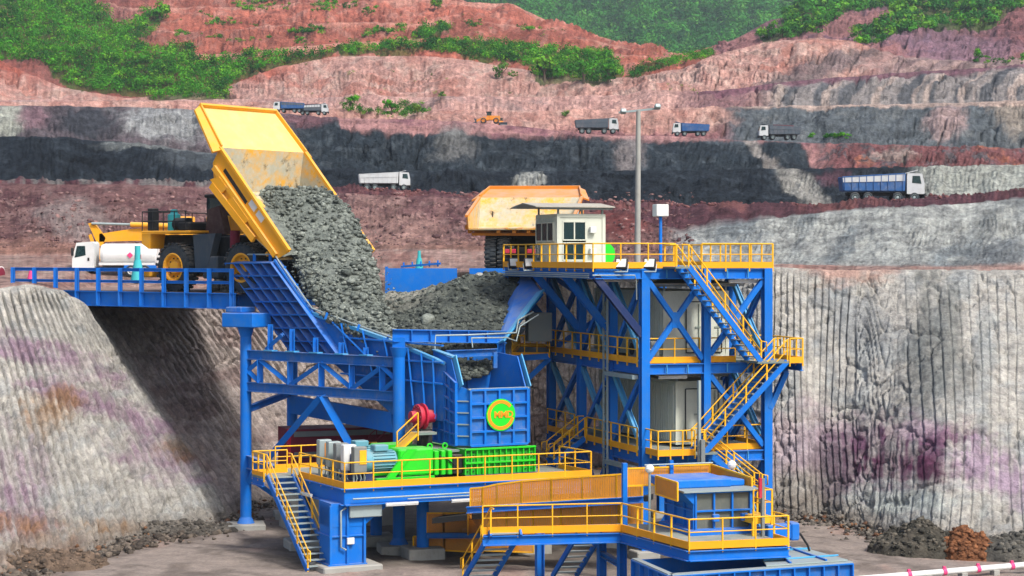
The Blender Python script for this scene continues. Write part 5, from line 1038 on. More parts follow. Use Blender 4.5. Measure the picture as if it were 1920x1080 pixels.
part_i('brace', PZ(1128, 1.6, 85.5), PZ(1166, 1.3, 84.3), .25, .25, BLUED, dw)
stair('short blue staircase with one yellow rail at the end of the discharge walkway', DP(920, 999), PZ(868, .35, 86.0), 1.3, (.95, .2, 0), 9, (1, 0)); stair('dark blue staircase without rails under the discharge walkway', PZ(1082, 2.5, 85), PZ(1035, 0.1, 88.5), 1.1, (.95, .2, 0), 8, (0, 0))
lampd = [DP(1150, 1040, 2.4)]
ch_ = thing('discharge_chute', 'blue stepped discharge chute box with grey dusty panels', 'chute', DP(1302, 1005)); cU, cV = TU, TVv; cO = DP(1303, 1003); cM = Matrix(((cU.x, cV.x, 0, cO.x), (cU.y, cV.y, 0, cO.y), (0, 0, 1, cO.z), (0, 0, 0, 1)))
cq = lambda x, y, z: cM@Vector((x, y, z))
MB(cM).box((-.35, -.3, 0), (2.95, 3.0, .22)).build('base_frame', BLUE, ch_)
ribbed(ch_, cq(0, 0, 1.75), cq(2.5, 0, 1.75), cq(2.5, 0, .22), cq(0, 0, .22), 3, 2, CHUTE, BLUE, .05, .12, .07, -cV, 'front_plate')
ribbed(ch_, cq(0, 3.0, 1.75), cq(0, 0, 1.75), cq(0, 0, .22), cq(0, 3.0, .22), 3, 2, BLUE, None, .05, .1, .07, -cU, 'side_plate'); ribbed(ch_, cq(2.5, 0, 1.75), cq(2.5, 3, 1.75), cq(2.5, 3, .22), cq(2.5, 0, .22), 3, 2, BLUE, None, .05, .1, .07, cU, 'side_plate')
MB(cM).quadbox([(0, -.06, 1.2), (-.55, -.06, 1.72), (-.55, -.06, 1.78), (0, -.06, 1.78)], (0, 3, 0)).build('flare', BLUE, ch_); MB(cM).quadbox([(2.5, -.06, 1.2), (2.85, -.06, 1.72), (2.85, -.06, 1.78), (2.5, -.06, 1.78)], (0, 3, 0)).build('flare', BLUE, ch_)
MB(cM).box((-.6, -.25, 1.78), (2.9, 3.1, 1.85)).build('top_flange', GALV, ch_); MB(cM).cbox((-.75, .7, 1.86), (2.0, 3.2, 2.2), .04).build('lid', BLUE, ch_); MB(cM).cbox((1.95, .9, 1.86), (2.7, 2.6, 2.12), .04).build('lid', BLUE, ch_)
for x in (.7, 2.0): MB(cM).cbox((x, -.32, .55), (x+.28, -.13, .85), .02).build('latch', BLUE, ch_)
# orange mesh guards around the conveyor
gd = thing('conveyor_guard', 'long orange perforated guard screens beside the discharge conveyor', 'guard', PZ(1040, 2.5, 87))
def panel(par, pts, mat=GUARD, th=.03):
    pts = [Vector(p) for p in pts]; n = (pts[1]-pts[0]).cross(pts[2]-pts[0]).normalized(); o = MB().quadbox(pts, n*th).build('screen', mat, par); b = MB()
    for i in range(len(pts)): b.bar(pts[i]+n*th/2, pts[(i+1) % len(pts)]+n*th/2, .07, .07, n)
    b.build('screen_frame', YEL, o); return o
gx = [882, 905, 932, 978, 1034, 1092, 1156, 1204]; gt = [916, 914, 908, 902, 898, 894, 890, 886]; gb = [951, 951, 949, 944, 940, 936, 934, 931]; gy = YL(880, 90.5, 1205, 88)
for i in range(len(gx)-1): panel(gd, [P(gx[i], gt[i], gy(gx[i])), P(gx[i+1], gt[i+1], gy(gx[i+1])), P(gx[i+1], gb[i+1], gy(gx[i+1])), P(gx[i], gb[i], gy(gx[i]))])
part_i('beam', P(876, 956, gy(876)), P(1206, 936, gy(1206)), .3, .3, BLUE, gd)
gx = [800, 832, 878, 905, 950, 1000, 1052, 1110, 1160, 1204]; gt2 = [962, 962, 962, 958, 954, 950, 947, 944, 942, 938]
g2y = lambda x: gy(x)+.5 if x >= 905 else 95.5
for i in range(len(gx)-1): panel(gd, [P(gx[i], gt2[i], g2y(gx[i+1]) if i < 3 else g2y(gx[i])), P(gx[i+1], gt2[i+1], 95.5 if i < 3 else g2y(gx[i+1])), P(gx[i+1], 1003, 95.5 if i < 3 else g2y(gx[i+1])), P(gx[i], 1006, 95.5 if i < 3 else g2y(gx[i]))])
for a, b in ((775, 833), (833, 905), (905, 1000)): panel(gd, [P(a, 1006, 96), P(b, 1006, 96), P(b, 1036, 96), P(a, 1032, 96)])
part_i('beam', P(800, 1004, 95.4), P(905, 1004, 95), .25, .25, BLUED, gd); part_i('beam', P(905, 1008, 90.4), P(1000, 1008, 89.6), .25, .25, BLUED, gd)
cb = thing('conveyor_bed', 'dark belt conveyor bed running from the sizer to the chute', 'conveyor', PZ(1000, 2, 90)); MB().quadbox([P(810, 972, 92.5), P(1215, 930, 90), P(1225, 926, 92), P(830, 966, 95)], (0, 0, -.25)).build('belt', HOSE, cb)
for k in range(6): MB().tube(P(830+k*70, 977-k*7, 92.6), P(850+k*70, 971-k*7, 94.6), .09, 8).build('roller', DARKS, cb)
g2 = thing('chute_guard', 'orange guard screens standing around the top of the discharge chute', 'guard', cq(0, 3, 1.7))
gpt = [cq(-.8, -.1, 1.7), cq(-.85, 3.3, 1.75), cq(2.9, 3.4, 1.75), cq(2.95, 1.0, 1.7)]
for a, b, h0, h1 in ((cq(-.8, 0, 1.45), cq(-.85, 2.2, 1.5), .75, .75), (cq(-1.6, 3.6, 1.7), cq(.4, 3.6, 1.7), .75, .75), (cq(.5, 3.6, 1.7), cq(2.3, 3.6, 1.7), .8, .8), (cq(2.35, 3.6, 1.7), cq(2.9, .6, 1.5), .8, .7)): panel(g2, [a, b, b+Zv*h1, a+Zv*h0])
MB().bar(cq(-1.75, 3.5, 0), cq(-1.75, 3.5, 2.7), .2, .2).build('post', BLUE, g2); MB().bar(cq(.45, 3.55, .2), cq(.45, 3.55, 2.75), .16, .16).build('post', BLUE, g2)
MB().tube(cq(-.9, 3.3, 2.6), cq(2.3, 3.3, 2.6), .035, 6).build('rail', GALV, g2)
for k, (x, y, zz, l) in enumerate([(-1.25, 1.9, -.2, 'pale globe lamp on a galvanised post by the chute walkway'), (2.75, 2.3, .4, 'pale globe lamp on a post behind the far corner of the chute')]):
    t = thing('globe_lamp', l, 'lamp', cq(x, y, zz), 'globe lamps by the chute'); MB().tube(cq(x, y, zz), cq(x, y, 2.45), .06, 8).build('post', GALV, t); c = cq(x, y, 2.6); MB().lathe(c, (0, 0, 1), [(-.2, .001), (-.17, .1), (-.1, .17), (0, .2), (.1, .17), (.17, .1), (.2, .001)], 16).build('globe', WHITE, t)
# orange stand at the end of the deck with blue motor
es = thing('end_stand', 'yellow railed stand with a red and grey measuring post at the walkway end', 'stand', d3+dV*3); e0, e1, e2 = d3+dV*2.2-TU*.5, d3+dV*2.2+TU*.35, d3+dV*5+TU*.35
MB().quadbox([e0+Zv*.5, e1+Zv*.5, e2+Zv*.5, e2-TU*.9+Zv*.5], (0, 0, .3)).build('deck', YEL, es); rail(es, [e0+Zv*.8, e1+Zv*.8, e2+Zv*.8, e2-TU*.9+Zv*.8], sp=.7, toe=False)
for p in (e0, e1, e2): MB().bar(p, p+Zv*.6, .12, .12).build('leg', YEL, es)
MB().bar(e0+TU*.35-dV*.15, e0+TU*.35-dV*.15+Zv*2.4, .16, .12, TU).build('measuring_post', GREYP, es); MB().bar(e0+TU*.22-dV*.18+Zv*1.6, e0+TU*.22-dV*.18+Zv*2.42, .13, .12, TU).build('red_band', RED, es)
bm_ = thing('drive_motor', 'blue box motor sticking out beside the chute walkway', 'motor', e1); MB(Mloc(e1+Zv*.15, .32)).cbox((-.3, -.3, -.3), (.75, .3, .3), .04).build('casing', BLUE, bm_); MB(Mloc(e1+Zv*.15, .32)).cbox((.72, -.36, -.36), (1.1, .36, .36), .05).build('end_cover', BLUE, bm_)
hs = thing('cable', 'black hanging cable from the blue motor down to the cover', 'cable', e1); k0 = e1+TU*1.0; MB().path([k0+Zv*.1, k0+TU*.3+Zv*.0, k0+TU*.65-Zv*.5, k0+TU*.85-Zv*1.1, k0+TU*.95-Zv*1.9, k0+TU*1.0-Zv*2.6], .05, 8).build('cable_run', HOSE, hs)
# lower receiving hopper
rh = thing('receiving_hopper', 'long blue ribbed receiving hopper below the discharge chute', 'hopper', DP(1400, 1060, 1.9)); rz = 2.0
ra, rb, rc_, rd_ = DP(1190, 1050, rz), DP(1258, 1080, rz), DP(1596, 1056, rz), DP(1500, 1032, rz)
for A, B, n_ in ((ra, rb, 4), (rb, rc_, 12)):
    nn = (B-A).cross(Zv).normalized(); nn = nn if nn.y < 0 else -nn
    ribbed(rh, A, B, B-Zv*1.6, A-Zv*1.6, n_, 2, BLUED, BLUE, .06, .16, .06, nn, 'side_plate'); MB().bar(A+Zv*.04, B+Zv*.04, .26, .09).build('top_flange', GALV, rh)
MB().quadbox([rc_, rd_, rd_-Zv*1.6, rc_-Zv*1.6], (-.06, 0, 0)).build('side_plate', BLUE, rh); MB().quadbox([ra, rd_, rd_-Zv*1.6, ra-Zv*1.6], (0, .06, 0)).build('side_plate', BLUE, rh); MB().quadbox([ra-Zv*1.6, rb-Zv*1.6, rc_-Zv*1.6, rd_-Zv*1.6], (0, 0, .05)).build('floor_plate', CHUTE, rh)
MB(Mloc(rc_-Zv*1.6, 0)).cbox((-3, 0, -.5), (-2.4, .6, 0), .05).build('leg', BLUE, rh); MB(Mloc(rb-Zv*1.6, 0)).cbox((.3, .4, -.5), (.9, 1.0, 0), .05).build('leg', BLUE, rh)
lid = MB().quadbox([rb.lerp(rc_, .52)+Zv*.1, rc_+Zv*.1-(rc_-rb)*.02, rd_+Zv*.1, ra.lerp(rd_, .72)+Zv*.1], (0, 0, .06)).build('cover_plate', GALV, rh)
for s in (.3, .75): MB().bar(rb.lerp(rc_, .52+s*.45)+Zv*.2, ra.lerp(rd_, .72+s*.26)+Zv*.2, .08, .07).build('clamp_bar', BLUE, lid)
for s in (.25, .8): MB().bar(rb.lerp(rc_, .52).lerp(ra.lerp(rd_, .72), s)+Zv*.2, rc_.lerp(rd_, s)+Zv*.2, .08, .06).build('clamp_bar', BLUEL, lid)
cs = thing('chute_spout', 'worn grey steel spout hanging below the discharge deck', 'spout', cq(1, 1.4, -2.5)); MB(cM).quadbox([(-.9, .2, -.9), (2.3, .2, -.9), (2.3, 2.6, -.9), (-.9, 2.6, -.9)], (0, 0, .86)).build('spout_body', CHUTE, cs); MB(cM).box((-1.0, .1, -.1), (2.4, 2.7, -.02)).build('collar', BLUED, cs); MB(cM).bar((.7, .19, -.9), (.7, .19, -.1), .05, .05).build('seam', CHUTE, cs)
sl_ = cs
# tall galvanised mast in front of the tower stairs
mt = thing('mast', 'plain galvanised mast standing in front of the lower tower stairs', 'mast', T(1.9, -2.6, 2.0)); MB().bar(T(1.9, -2.2, 2.0), T(1.9, -2.2, 8.6), .16, .12, TU).build('pole', GALV, mt); MB().bar(T(2.0, -2.3, 2.0), T(2.0, -2.3, 5.8), .3, .2, TU).build('sleeve', GREYP, mt)
# dark red container behind the truss
rc2 = thing('container', 'dark red shipping container behind the truss under the hopper', 'container', PZ(600, 0, 110)); MR = Mloc(PZ(541, 2.9, 104.5), .35); b = MB(MR); b.box((0, .05, 0), (6.0, 2.4, 2.4)); b.build('wall', DRED, rc2)
for z in (.9, 2.0): MB(MR).box((.3, -.02, z), (5.6, .04, z+.28)).build('stripe', GREYP, rc2)
for x in (.02, 5.9): MB(MR).bar((x, 0, 0), (x, 0, 2.45), .16, .16).build('corner_post', RED if x < 1 else DRED, rc2)
MB(MR).box((0, .2, -3.1), (6, 2.2, -.02)).build('plinth', CONC, rc2)
bl = thing('backstairs', 'small brown-railed steps in the shade behind the platform', 'staircase', PZ(715, 3.9, 103)); MB().bar(P(690, 838, 103), P(735, 800, 103), .1, .06).bar(P(690, 818, 103), P(735, 780, 103), .05, .05).build('rail', DRED, bl)
for k in range(4): MB().bar(P(692+k*14, 836-k*12, 103), P(692+k*14, 816-k*12, 103), .05, .05).build('post', DRED, bl)
# ------------------------------------------------------------------ haul trucks
def wheel(M, x, y, z, R, w_, side, parent, rimm=None, nt_=26, tread=True, rimr=.56):
    """tyre (with lugs) > rim; axle along local y; side = +1 outer face towards +y"""
    b = MB(M); c = (x, y, z); ax = (0, side, 0)
    b.lathe(c, ax, [(-w_/2, R*rimr), (-w_/2, R*.82), (-w_*.42, R*.94), (-w_*.3, R*.985), (w_*.3, R*.985), (w_*.42, R*.94), (w_/2, R*.82), (w_/2+.01, R*rimr*1.12), (w_/2-.02, R*rimr)], 40)
    if tread:
        for k in range(nt_):
            a = 2*math.pi*k/nt_
            for s in (-1, 1):
                aa = a+(math.pi/nt_ if s > 0 else 0); ca, sa = math.cos(aa), math.sin(aa); ct, st_ = -sa, ca; o = s*w_*.27*side
                r0, r1, h = R*.95, R*1.02, R*.055
                pts = [(x+ca*r+ct*t, y+o+q*side, z+sa*r+st_*t) for r in (r0, r1) for t, q in ((-h, -w_*.25), (h, -w_*.25), (h, w_*.25), (-h, w_*.25))]
                b.add(pts, BOXF)
    t = b.build('wheel', RUBBER, parent)
    MB(M).lathe(c, ax, [(w_/2-.01, R*rimr*1.08), (w_/2+.03, R*rimr), (w_/2-.02, R*rimr*.9), (w_*.2, R*rimr*.82), (w_*.16, R*.3), (w_*.4, R*.26), (w_*.42, .001)], 28).build('rim', rimm or TRK, t)
    for k in range(10):
        a = k*math.pi/5; MB(M).tube((x+math.cos(a)*R*.38, y+side*w_*.17, z+math.sin(a)*R*.38), (x+math.cos(a)*R*.38, y+side*(w_*.17+.06), z+math.sin(a)*R*.38), .04, 6).build('bolt', BLACK, t)
    return t
def haul_truck(label, base, yaw, tilt, tray=TRK, inner=TRKW, s=1.0, full=True, hw=3.3, xr=-4.34, zr=2.23):
    M = Mloc(base, yaw)@Matrix.Scale(s, 4); t = thing('haul_truck', label, 'haul truck', tuple(base), 'yellow haul trucks at the hopper')
    R = 1.36; wb = 5.5
    wheel(M, wb, 2.15, R, R, .8, 1, t); wheel(M, wb, -2.15, R, R, .8, -1, t)
    for y, sd_ in ((2.25, 1), (1.35, 1), (-1.35, -1), (-2.25, -1)): wheel(M, 0, y, R, R, .78, sd_, t)
    for y in (-.75, .75): MB(M).cbox((-1.6, y-.2, 1.3), (wb+1.4, y+.2, 1.95), .05).build('frame_rail', BLACK, t)
    MB(M).tube((0, -1.0, R), (0, 1.0, R), .55, 18).build('rear_axle', BLACK, t); MB(M).tube((wb, -1.7, R), (wb, 1.7, R), .3, 12).build('front_axle', BLACK, t)
    MB(M).cbox((2.2, .9, .75), (3.4, 2.3, 2.0), .08).build('fuel_tank', DARKS, t); MB(M).cbox((1.9, -2.2, .8), (3.5, -.9, 2.0), .08).build('oil_tank', DARKS, t)
    # side skirt, engine bay, deck, fenders
    MB(M).quadbox([(2.9, 2.32, 1.5), (3.9, 2.32, 1.1), (4.1, 2.32, 3.2), (2.3, 2.32, 3.25)], (0, -.5, 0)).build('side_panel', DARKS, t)
    MB(M).cbox((1.2, -1.4, 2.0), (3.0, 1.4, 3.1), .06).build('transmission_housing', BLACK, t)
    MB(M).cbox((3.0, -1.5, 1.9), (7.2, 1.5, 3.2), .08).build('engine_bay', BLACK, t)
    MB(M).cbox((3.9, -2.75, 3.28), (7.9, 2.75, 3.42), .04).build('upper_deck', TRK, t)
    MB(M).quadbox([(7.9, 2.7, 3.25), (7.15, 2.7, 3.25), (7.3, 2.7, 2.4), (7.9, 2.7, 2.7)], (0, -1.1, 0)).build('fender', TRK, t); MB(M).quadbox([(7.9, -1.6, 3.2), (7.0, -1.6, 3.2), (6.75, -1.6, 2.1), (7.3, -1.6, 2.0), (7.9, -1.6, 2.6)], (0, -1.1, 0)).build('fender', TRK, t)
    MB(M).cbox((7.2, -1.5, 1.2), (7.75, 1.5, 3.2), .06).build('radiator', BLACK, t); MB(M).cbox((7.3, -2.6, .8), (8.0, 2.6, 1.3), .08).build('bumper', TRK, t)
    rl = MB(M)
    for z in (.55, 1.1):
        rl.tube((4.3, 2.7, 3.4+z), (7.85, 2.7, 3.4+z), .035, 6); rl.tube((7.85, 2.7, 3.4+z), (7.85, -2.7, 3.4+z), .035, 6)
    rl = rl.build('deck_rail', BLACK, t)
    for x in (4.3, 5.2, 6.1, 7.0, 7.85): MB(M).tube((x, 2.7, 3.4), (x, 2.7, 4.5), .035, 6).build('post', BLACK, rl)
    for y in (1.5, .2, -1.1, -2.7): MB(M).tube((7.85, y, 3.4), (7.85, y, 4.5), .035, 6).build('post', BLACK, rl)
    MB(M).cbox((7.0, 2.2, 3.42), (7.5, 2.65, 4.7), .05).build('mirror_box', BLACK, t); MB(M).lathe((6.2, 1.8, 3.42), (0, 0, 1), [(0, .36), (.9, .36), (1.0, .2), (1.2, .2), (1.22, .001)], 18).build('air_cleaner', TEAL, t); MB(M).lathe((5.4, 1.9, 3.8), (1, 0, 0), [(-.5, .001), (-.5, .35), (.5, .35), (.5, .001)], 16).build('accumulator', BLACK, t)
    MB(M).cbox((4.2, 1.0, 3.42), (5.2, 2.5, 3.9), .08).build('step_box', BLACK, t)
    # cab on the far side
    M0 = M; M = M@Matrix.Translation((.95, 0, -.35)) if tilt < .3 else M
    cb_ = MB(M).cbox((4.4, -2.6, 3.42), (6.4, -.8, 4.3), .06).build('cab', TRK, t); MB(M).cbox((4.35, -2.65, 5.35), (6.5, -.75, 5.55), .05).build('cab_roof', BLACK, cb_)
    for x in (4.5, 6.3):
        for y in (-2.5, -.9): MB(M).bar((x, y, 4.28), (x, y, 5.4), .12, .12, (1, 0, 0)).build('cab_pillar', BLACK, cb_)
    MB(M).box((4.5, -.88, 4.32), (6.3, -.85, 5.35)).build('pane', GLASS, cb_); MB(M).box((4.46, -2.45, 4.32), (4.49, -.95, 5.35)).build('pane', GLASS, cb_)
    # hoist cylinders and exhaust
    M = M0
    Mt = M@Matrix.Translation((xr, 0, zr))@Matrix.Rotation(-tilt, 4, 'Y')
    loc = lambda a, y, h: (M.inverted()@(Mt@Vector((a, y, h))))
    for y in (-.75, .75):
        e = loc(5.2, y, -2.0 if tilt > .3 else -2.15); m_ = Vector((2.4, y, 1.5)).lerp(e, .5); h_ = MB(M).tube((2.4, y, 1.5), tuple(m_), .22, 14).build('hoist_cylinder', DRED if tilt > .3 else BLACK, t); MB(M).tube(tuple(m_), tuple(e), .13, 12).build('piston_rod', GALV, h_)
    if tilt > .3: MB(M).tube((1.4, 1.7, 2.0), (1.4, 1.7, 3.4), .28, 14).build('suspension', DRED, t); MB(M).quadbox([(2.6, 1.3, 3.2), (4.2, 1.3, 3.2), (4.0, 1.3, 4.6), (3.1, 1.3, 4.8)], (0, -.5, 0)).build('exhaust_shield', paint('rust_brown'+str(len(bpy.data.materials)), (84, 58, 54), .7, .3), t)
    # tray
    pr = [(0, 0), (.33, -.9), (3.9, -1.72), (6.3, -1.88), (7.5, -.95), (7.73, 0)]
    tq = MB(Mt).quadbox([(a, 0+.0, h) for a, h in pr], (0, .001, 0)); tq = None
    ty = bpy.data.objects.new('tray', None); 
    fl_ = MB(Mt); fl_.quadbox([(.33, -hw+.1, -.9), (3.9, -hw+.1, -1.72), (3.9, hw-.1, -1.72), (.33, hw-.1, -.9)], (0, 0, -.1)); fl_.quadbox([(3.9, -hw+.1, -1.72), (6.3, -hw+.1, -1.88), (6.3, hw-.1, -1.88), (3.9, hw-.1, -1.72)], (0, 0, -.1))
    ty = fl_.build('tray', inner, t)
    for sd_ in (1, -1):
        w1 = MB(Mt).quadbox([(a, sd_*hw, h) for a, h in pr], (0, -sd_*.04, 0)).build('side_wall', tray, ty); MB(Mt).quadbox([(a*.985+.05, sd_*(hw-.045), h) for a, h in pr], (0, -sd_*.05, 0)).build('side_liner', inner, ty)
        MB(Mt).bar((.05, sd_*hw, .02), (7.7, sd_*hw, .02), .2, .16).build('top_rim', tray, ty)
        MB(Mt).bar((.5, sd_*(hw+.08), -.85), (7.2, sd_*(hw+.08), -1.0), .16, .3).build('side_rib', tray, ty); MB(Mt).bar((2.2, sd_*(hw+.1), -1.4), (6.6, sd_*(hw+.1), -1.75), .2, .4).build('side_rib', tray, ty)
        for a0_, a1_ in ((5.6, 6.5), (3.2, 4.9)): MB(Mt).quadbox([(a0_, sd_*(hw+.06), -.95), (a1_, sd_*(hw+.06), -.98), (a1_+.35, sd_*(hw+.06), -1.6), (a0_+.1, sd_*(hw+.06), -1.55)], (0, sd_*.12, 0)).build('gusset', tray, ty)
        MB(Mt).quadbox([(4.1, sd_*(hw+.002), -.45), (6.6, sd_*(hw+.002), -.45), (6.6, sd_*(hw+.002), -.68), (4.1, sd_*(hw+.002), -.68)], (0, sd_*.01, 0)).build('black_stripe', BLACK, ty)
        for a0_ in (3.35, 2.55): MB(Mt).quadbox([(a0_, sd_*(hw+.002), -.14-(3.35-a0_)*-.0), (a0_+.62, sd_*(hw+.002), -.14), (a0_+.62, sd_*(hw+.002), -.5), (a0_, sd_*(hw+.002), -.5)], (0, sd_*.01, 0)).build('white_patch', WHITE, ty)
    MB(Mt).quadbox([(6.3, -hw+.05, -1.88), (7.73, -hw+.05, 0), (7.73, hw-.05, 0), (6.3, hw-.05, -1.88)], (.12, 0, -.06)).build('front_wall', inner, ty)
    cn = MB(Mt).quadbox([(7.73, -hw, 0), (10.85, -hw+.35, .12), (10.85, hw-.35, .12), (7.73, hw, 0)], (0, 0, -.1)).build('canopy', TRKP if tilt > .3 else tray, ty)
    for sd_ in (1, -1): MB(Mt).quadbox([(7.5, sd_*hw, -.05), (7.5, sd_*(hw+.55), -.25), (10.6, sd_*(hw+.05), -.05), (10.8, sd_*(hw-.38), .1)], (0, 0, .12)).build('canopy_wing', tray, cn); MB(Mt).bar((7.7, sd_*(hw-.03), .1), (10.8, sd_*(hw-.38), .22), .1, .22).build('canopy_edge', tray, cn)
    MB(Mt).bar((10.8, -hw+.35, .2), (10.8, hw-.35, .2), .14, .3).build('canopy_lip', tray, cn)
    for y in (-1.6, -.5, .5, 1.6): MB(Mt).bar((.5, y, -1.12), (6.2, y, -2.05), .25, .26).build('floor_beam', tray, ty)
    for a in (1.2, 2.8, 4.4, 5.8): MB(Mt).bar((a, -hw+.2, -1.32-a*.12), (a, hw-.2, -1.32-a*.12), .2, .2).build('cross_beam', tray, ty)
    if tilt < .3:
        for y in (-1.0, -.55, .55, 1.0): MB(M).cbox((-1.75, y-.16, 1.45), (-1.6, y+.16, 1.75), .03).build('rear_lamp', RED, t)
    return t, Mt
ht1, HMt = haul_truck('yellow haul truck tipping its load with tray raised high on the ramp', (-13.08, 109.0, 12.5), math.radians(142), math.radians(47))
ht2, _ = haul_truck('orange-yellow haul truck waiting tail-on behind the control cabin', (.75, 125.0, z_ground(985, 124)+.02), math.radians(84), 0.2, ORGT, TRKW, .9, hw=3.75, xr=-2.6, zr=4.0)
# ------------------------------------------------------------------ white tanker truck
def tanker():
    base = PZ(218, z_ground(215, 138)-.1, 138); M = Mloc(base, math.pi)@Matrix.Scale(.86, 4); t = thing('tanker_truck', 'white tanker truck with small red and pink placards beyond the ramp', 'tanker truck', base)
    cb_ = MB(M); cb_.quadbox([(1.6, 1.1, .7), (3.35, 1.1, .7), (3.35, 1.1, 1.5), (3.0, 1.1, 2.75), (1.75, 1.1, 2.85), (1.6, 1.1, 2.7)], (0, -2.2, 0)); cb_ = cb_.build('cab', WHITE, t)
    MB(M).quadbox([(2.25, 1.12, 1.75), (3.15, 1.12, 1.55), (2.95, 1.12, 2.5), (2.3, 1.12, 2.5)], (0, -.02, 0)).build('pane', GLASS, cb_); MB(M).quadbox([(3.36, 1.0, 1.55), (3.36, -1.0, 1.55), (3.04, -1.0, 2.6), (3.04, 1.0, 2.6)], (.01, 0, 0)).build('pane', GLASS, cb_)
    MB(M).cbox((1.95, 1.1, 1.3), (2.1, 1.14, 1.55), .01).build('handle', BLACK, cb_); MB(M).cbox((3.2, 1.15, 1.7), (3.4, 1.3, 2.35), .03).build('mirror', BLACK, cb_)
    MB(M).cbox((-3.2, -.5, .6), (3.3, .5, .85), .04).build('chassis', BLACK, t)
    MB(M).lathe((-3.4, 0, 1.75), (1, 0, 0), [(0, .001), (0, .8), (.12, .92), (.3, .95), (4.3, .95), (4.55, .85), (4.62, .001)], 32).build('tank', WHITE, t); MB(M).box((-3.3, .85, .95), (1.2, 1.05, 1.15)).build('tank_rail', WHITE, t)
    d = .06; MB(M).quadbox([(-1.55, 1.0, 1.75), (-1.3, 1.0, 2.0), (-1.05, 1.0, 1.75), (-1.3, 1.0, 1.5)], (0, -.12, 0)).build('placard', PINK, t); MB(M).box((-2.2, .94, 1.45), (-1.7, 1.0, 1.8)).build('placard', RED, t)
    for x in (2.5, -1.4, -2.5): wheel(M, x, .95, .48, .48, .28, 1, t, WHITE, tread=False); wheel(M, x, -.95, .48, .48, .28, -1, t, WHITE, tread=False)
    MB(M).cbox((-3.4, .7, .5), (-.8, 1.05, .95), .04).build('side_guard', BLUE, t)
tanker()
tp = thing('teal_post', 'teal flared post standing in front of the white tank', 'post', PZ(258, 12.5, 134)); MB().tube(PZ(258, z_ground(258, 134), 134), P(258, 488, 134), .5, 16, .24).tube(P(258, 488, 134), P(258, 461, 134), .2, 14).build('post', TEAL, tp)
tp = thing('teal_post', 'small teal cone post behind the hopper panels', 'post', PZ(786, 12.5, 128)); MB().tube(PZ(786, 12.3, 128), P(786, 484, 128), .5, 16, .16).tube(P(786, 484, 128), P(786, 470, 128), .12, 14, .1).build('post', TEAL, tp)
# ------------------------------------------------------------------ excavator behind the ramp
def excavator():
    base = PZ(390, z_ground(390, 148), 148); t = thing('excavator', 'yellow excavator behind the haul truck reaching over the white tanker', 'excavator', base); M = Mloc(base, math.pi)
    for y in (-1.5, 1.5): MB(M).cbox((-2.4, y-.4, 0), (2.4, y+.4, 1.0), .3).build('track', BLACK, t)
    MB(M).cbox((-2.6, -1.5, 1.1), (2.0, 1.5, 2.6), .1).build('body', TRK, t); c = MB(M).cbox((.9, .4, 2.6), (2.3, 1.5, 3.4), .08).build('cab', TRK, t); MB(M).box((.95, 1.5, 2.7), (2.2, 1.53, 3.3)).build('pane', GLASS, c)
    yb = 147; k = [P(372, 470, yb), P(330, 438, yb), P(250, 440, yb), P(186, 446, yb)]
    def boom(pts, name, ws): 
        b = MB()
        up_ = [Vector(p)+Zv*w_ for p, w_ in zip(pts, ws)]; dn = [Vector(p)-Zv*w_ for p, w_ in zip(pts, ws)]
        b.quadbox(up_+dn[::-1], (0, .55, 0)); return b.build(name, TRK, t)
    bo = boom(k, 'boom', [.4, .55, .45, .3]); MB().tube(P(330, 424, yb-.1), P(245, 421, yb-.1), .2, 12).build('cylinder', TRK, bo); MB().tube(P(245, 421, yb-.1), P(172, 419, yb-.1), .1, 10).build('piston_rod', GALV, bo)
    MB().quadbox([P(165, 419, yb), P(175, 417, yb), P(198, 446, yb), P(192, 462, yb), P(184, 460, yb)], (0, .5, 0)).build('stick', TRK, t)
    MB().bar(P(169, 440, yb), P(182, 480, yb), .2, .25, (0, 1, 0)).bar(P(182, 450, yb), P(190, 490, yb), .15, .2, (0, 1, 0)).build('linkage', TRK, t); MB().quadbox([P(180, 478, yb), P(196, 480, yb), P(202, 505, yb), P(188, 514, yb), P(176, 500, yb)], (0, 1.2, 0)).build('bucket', DARKS, t)
excavator()
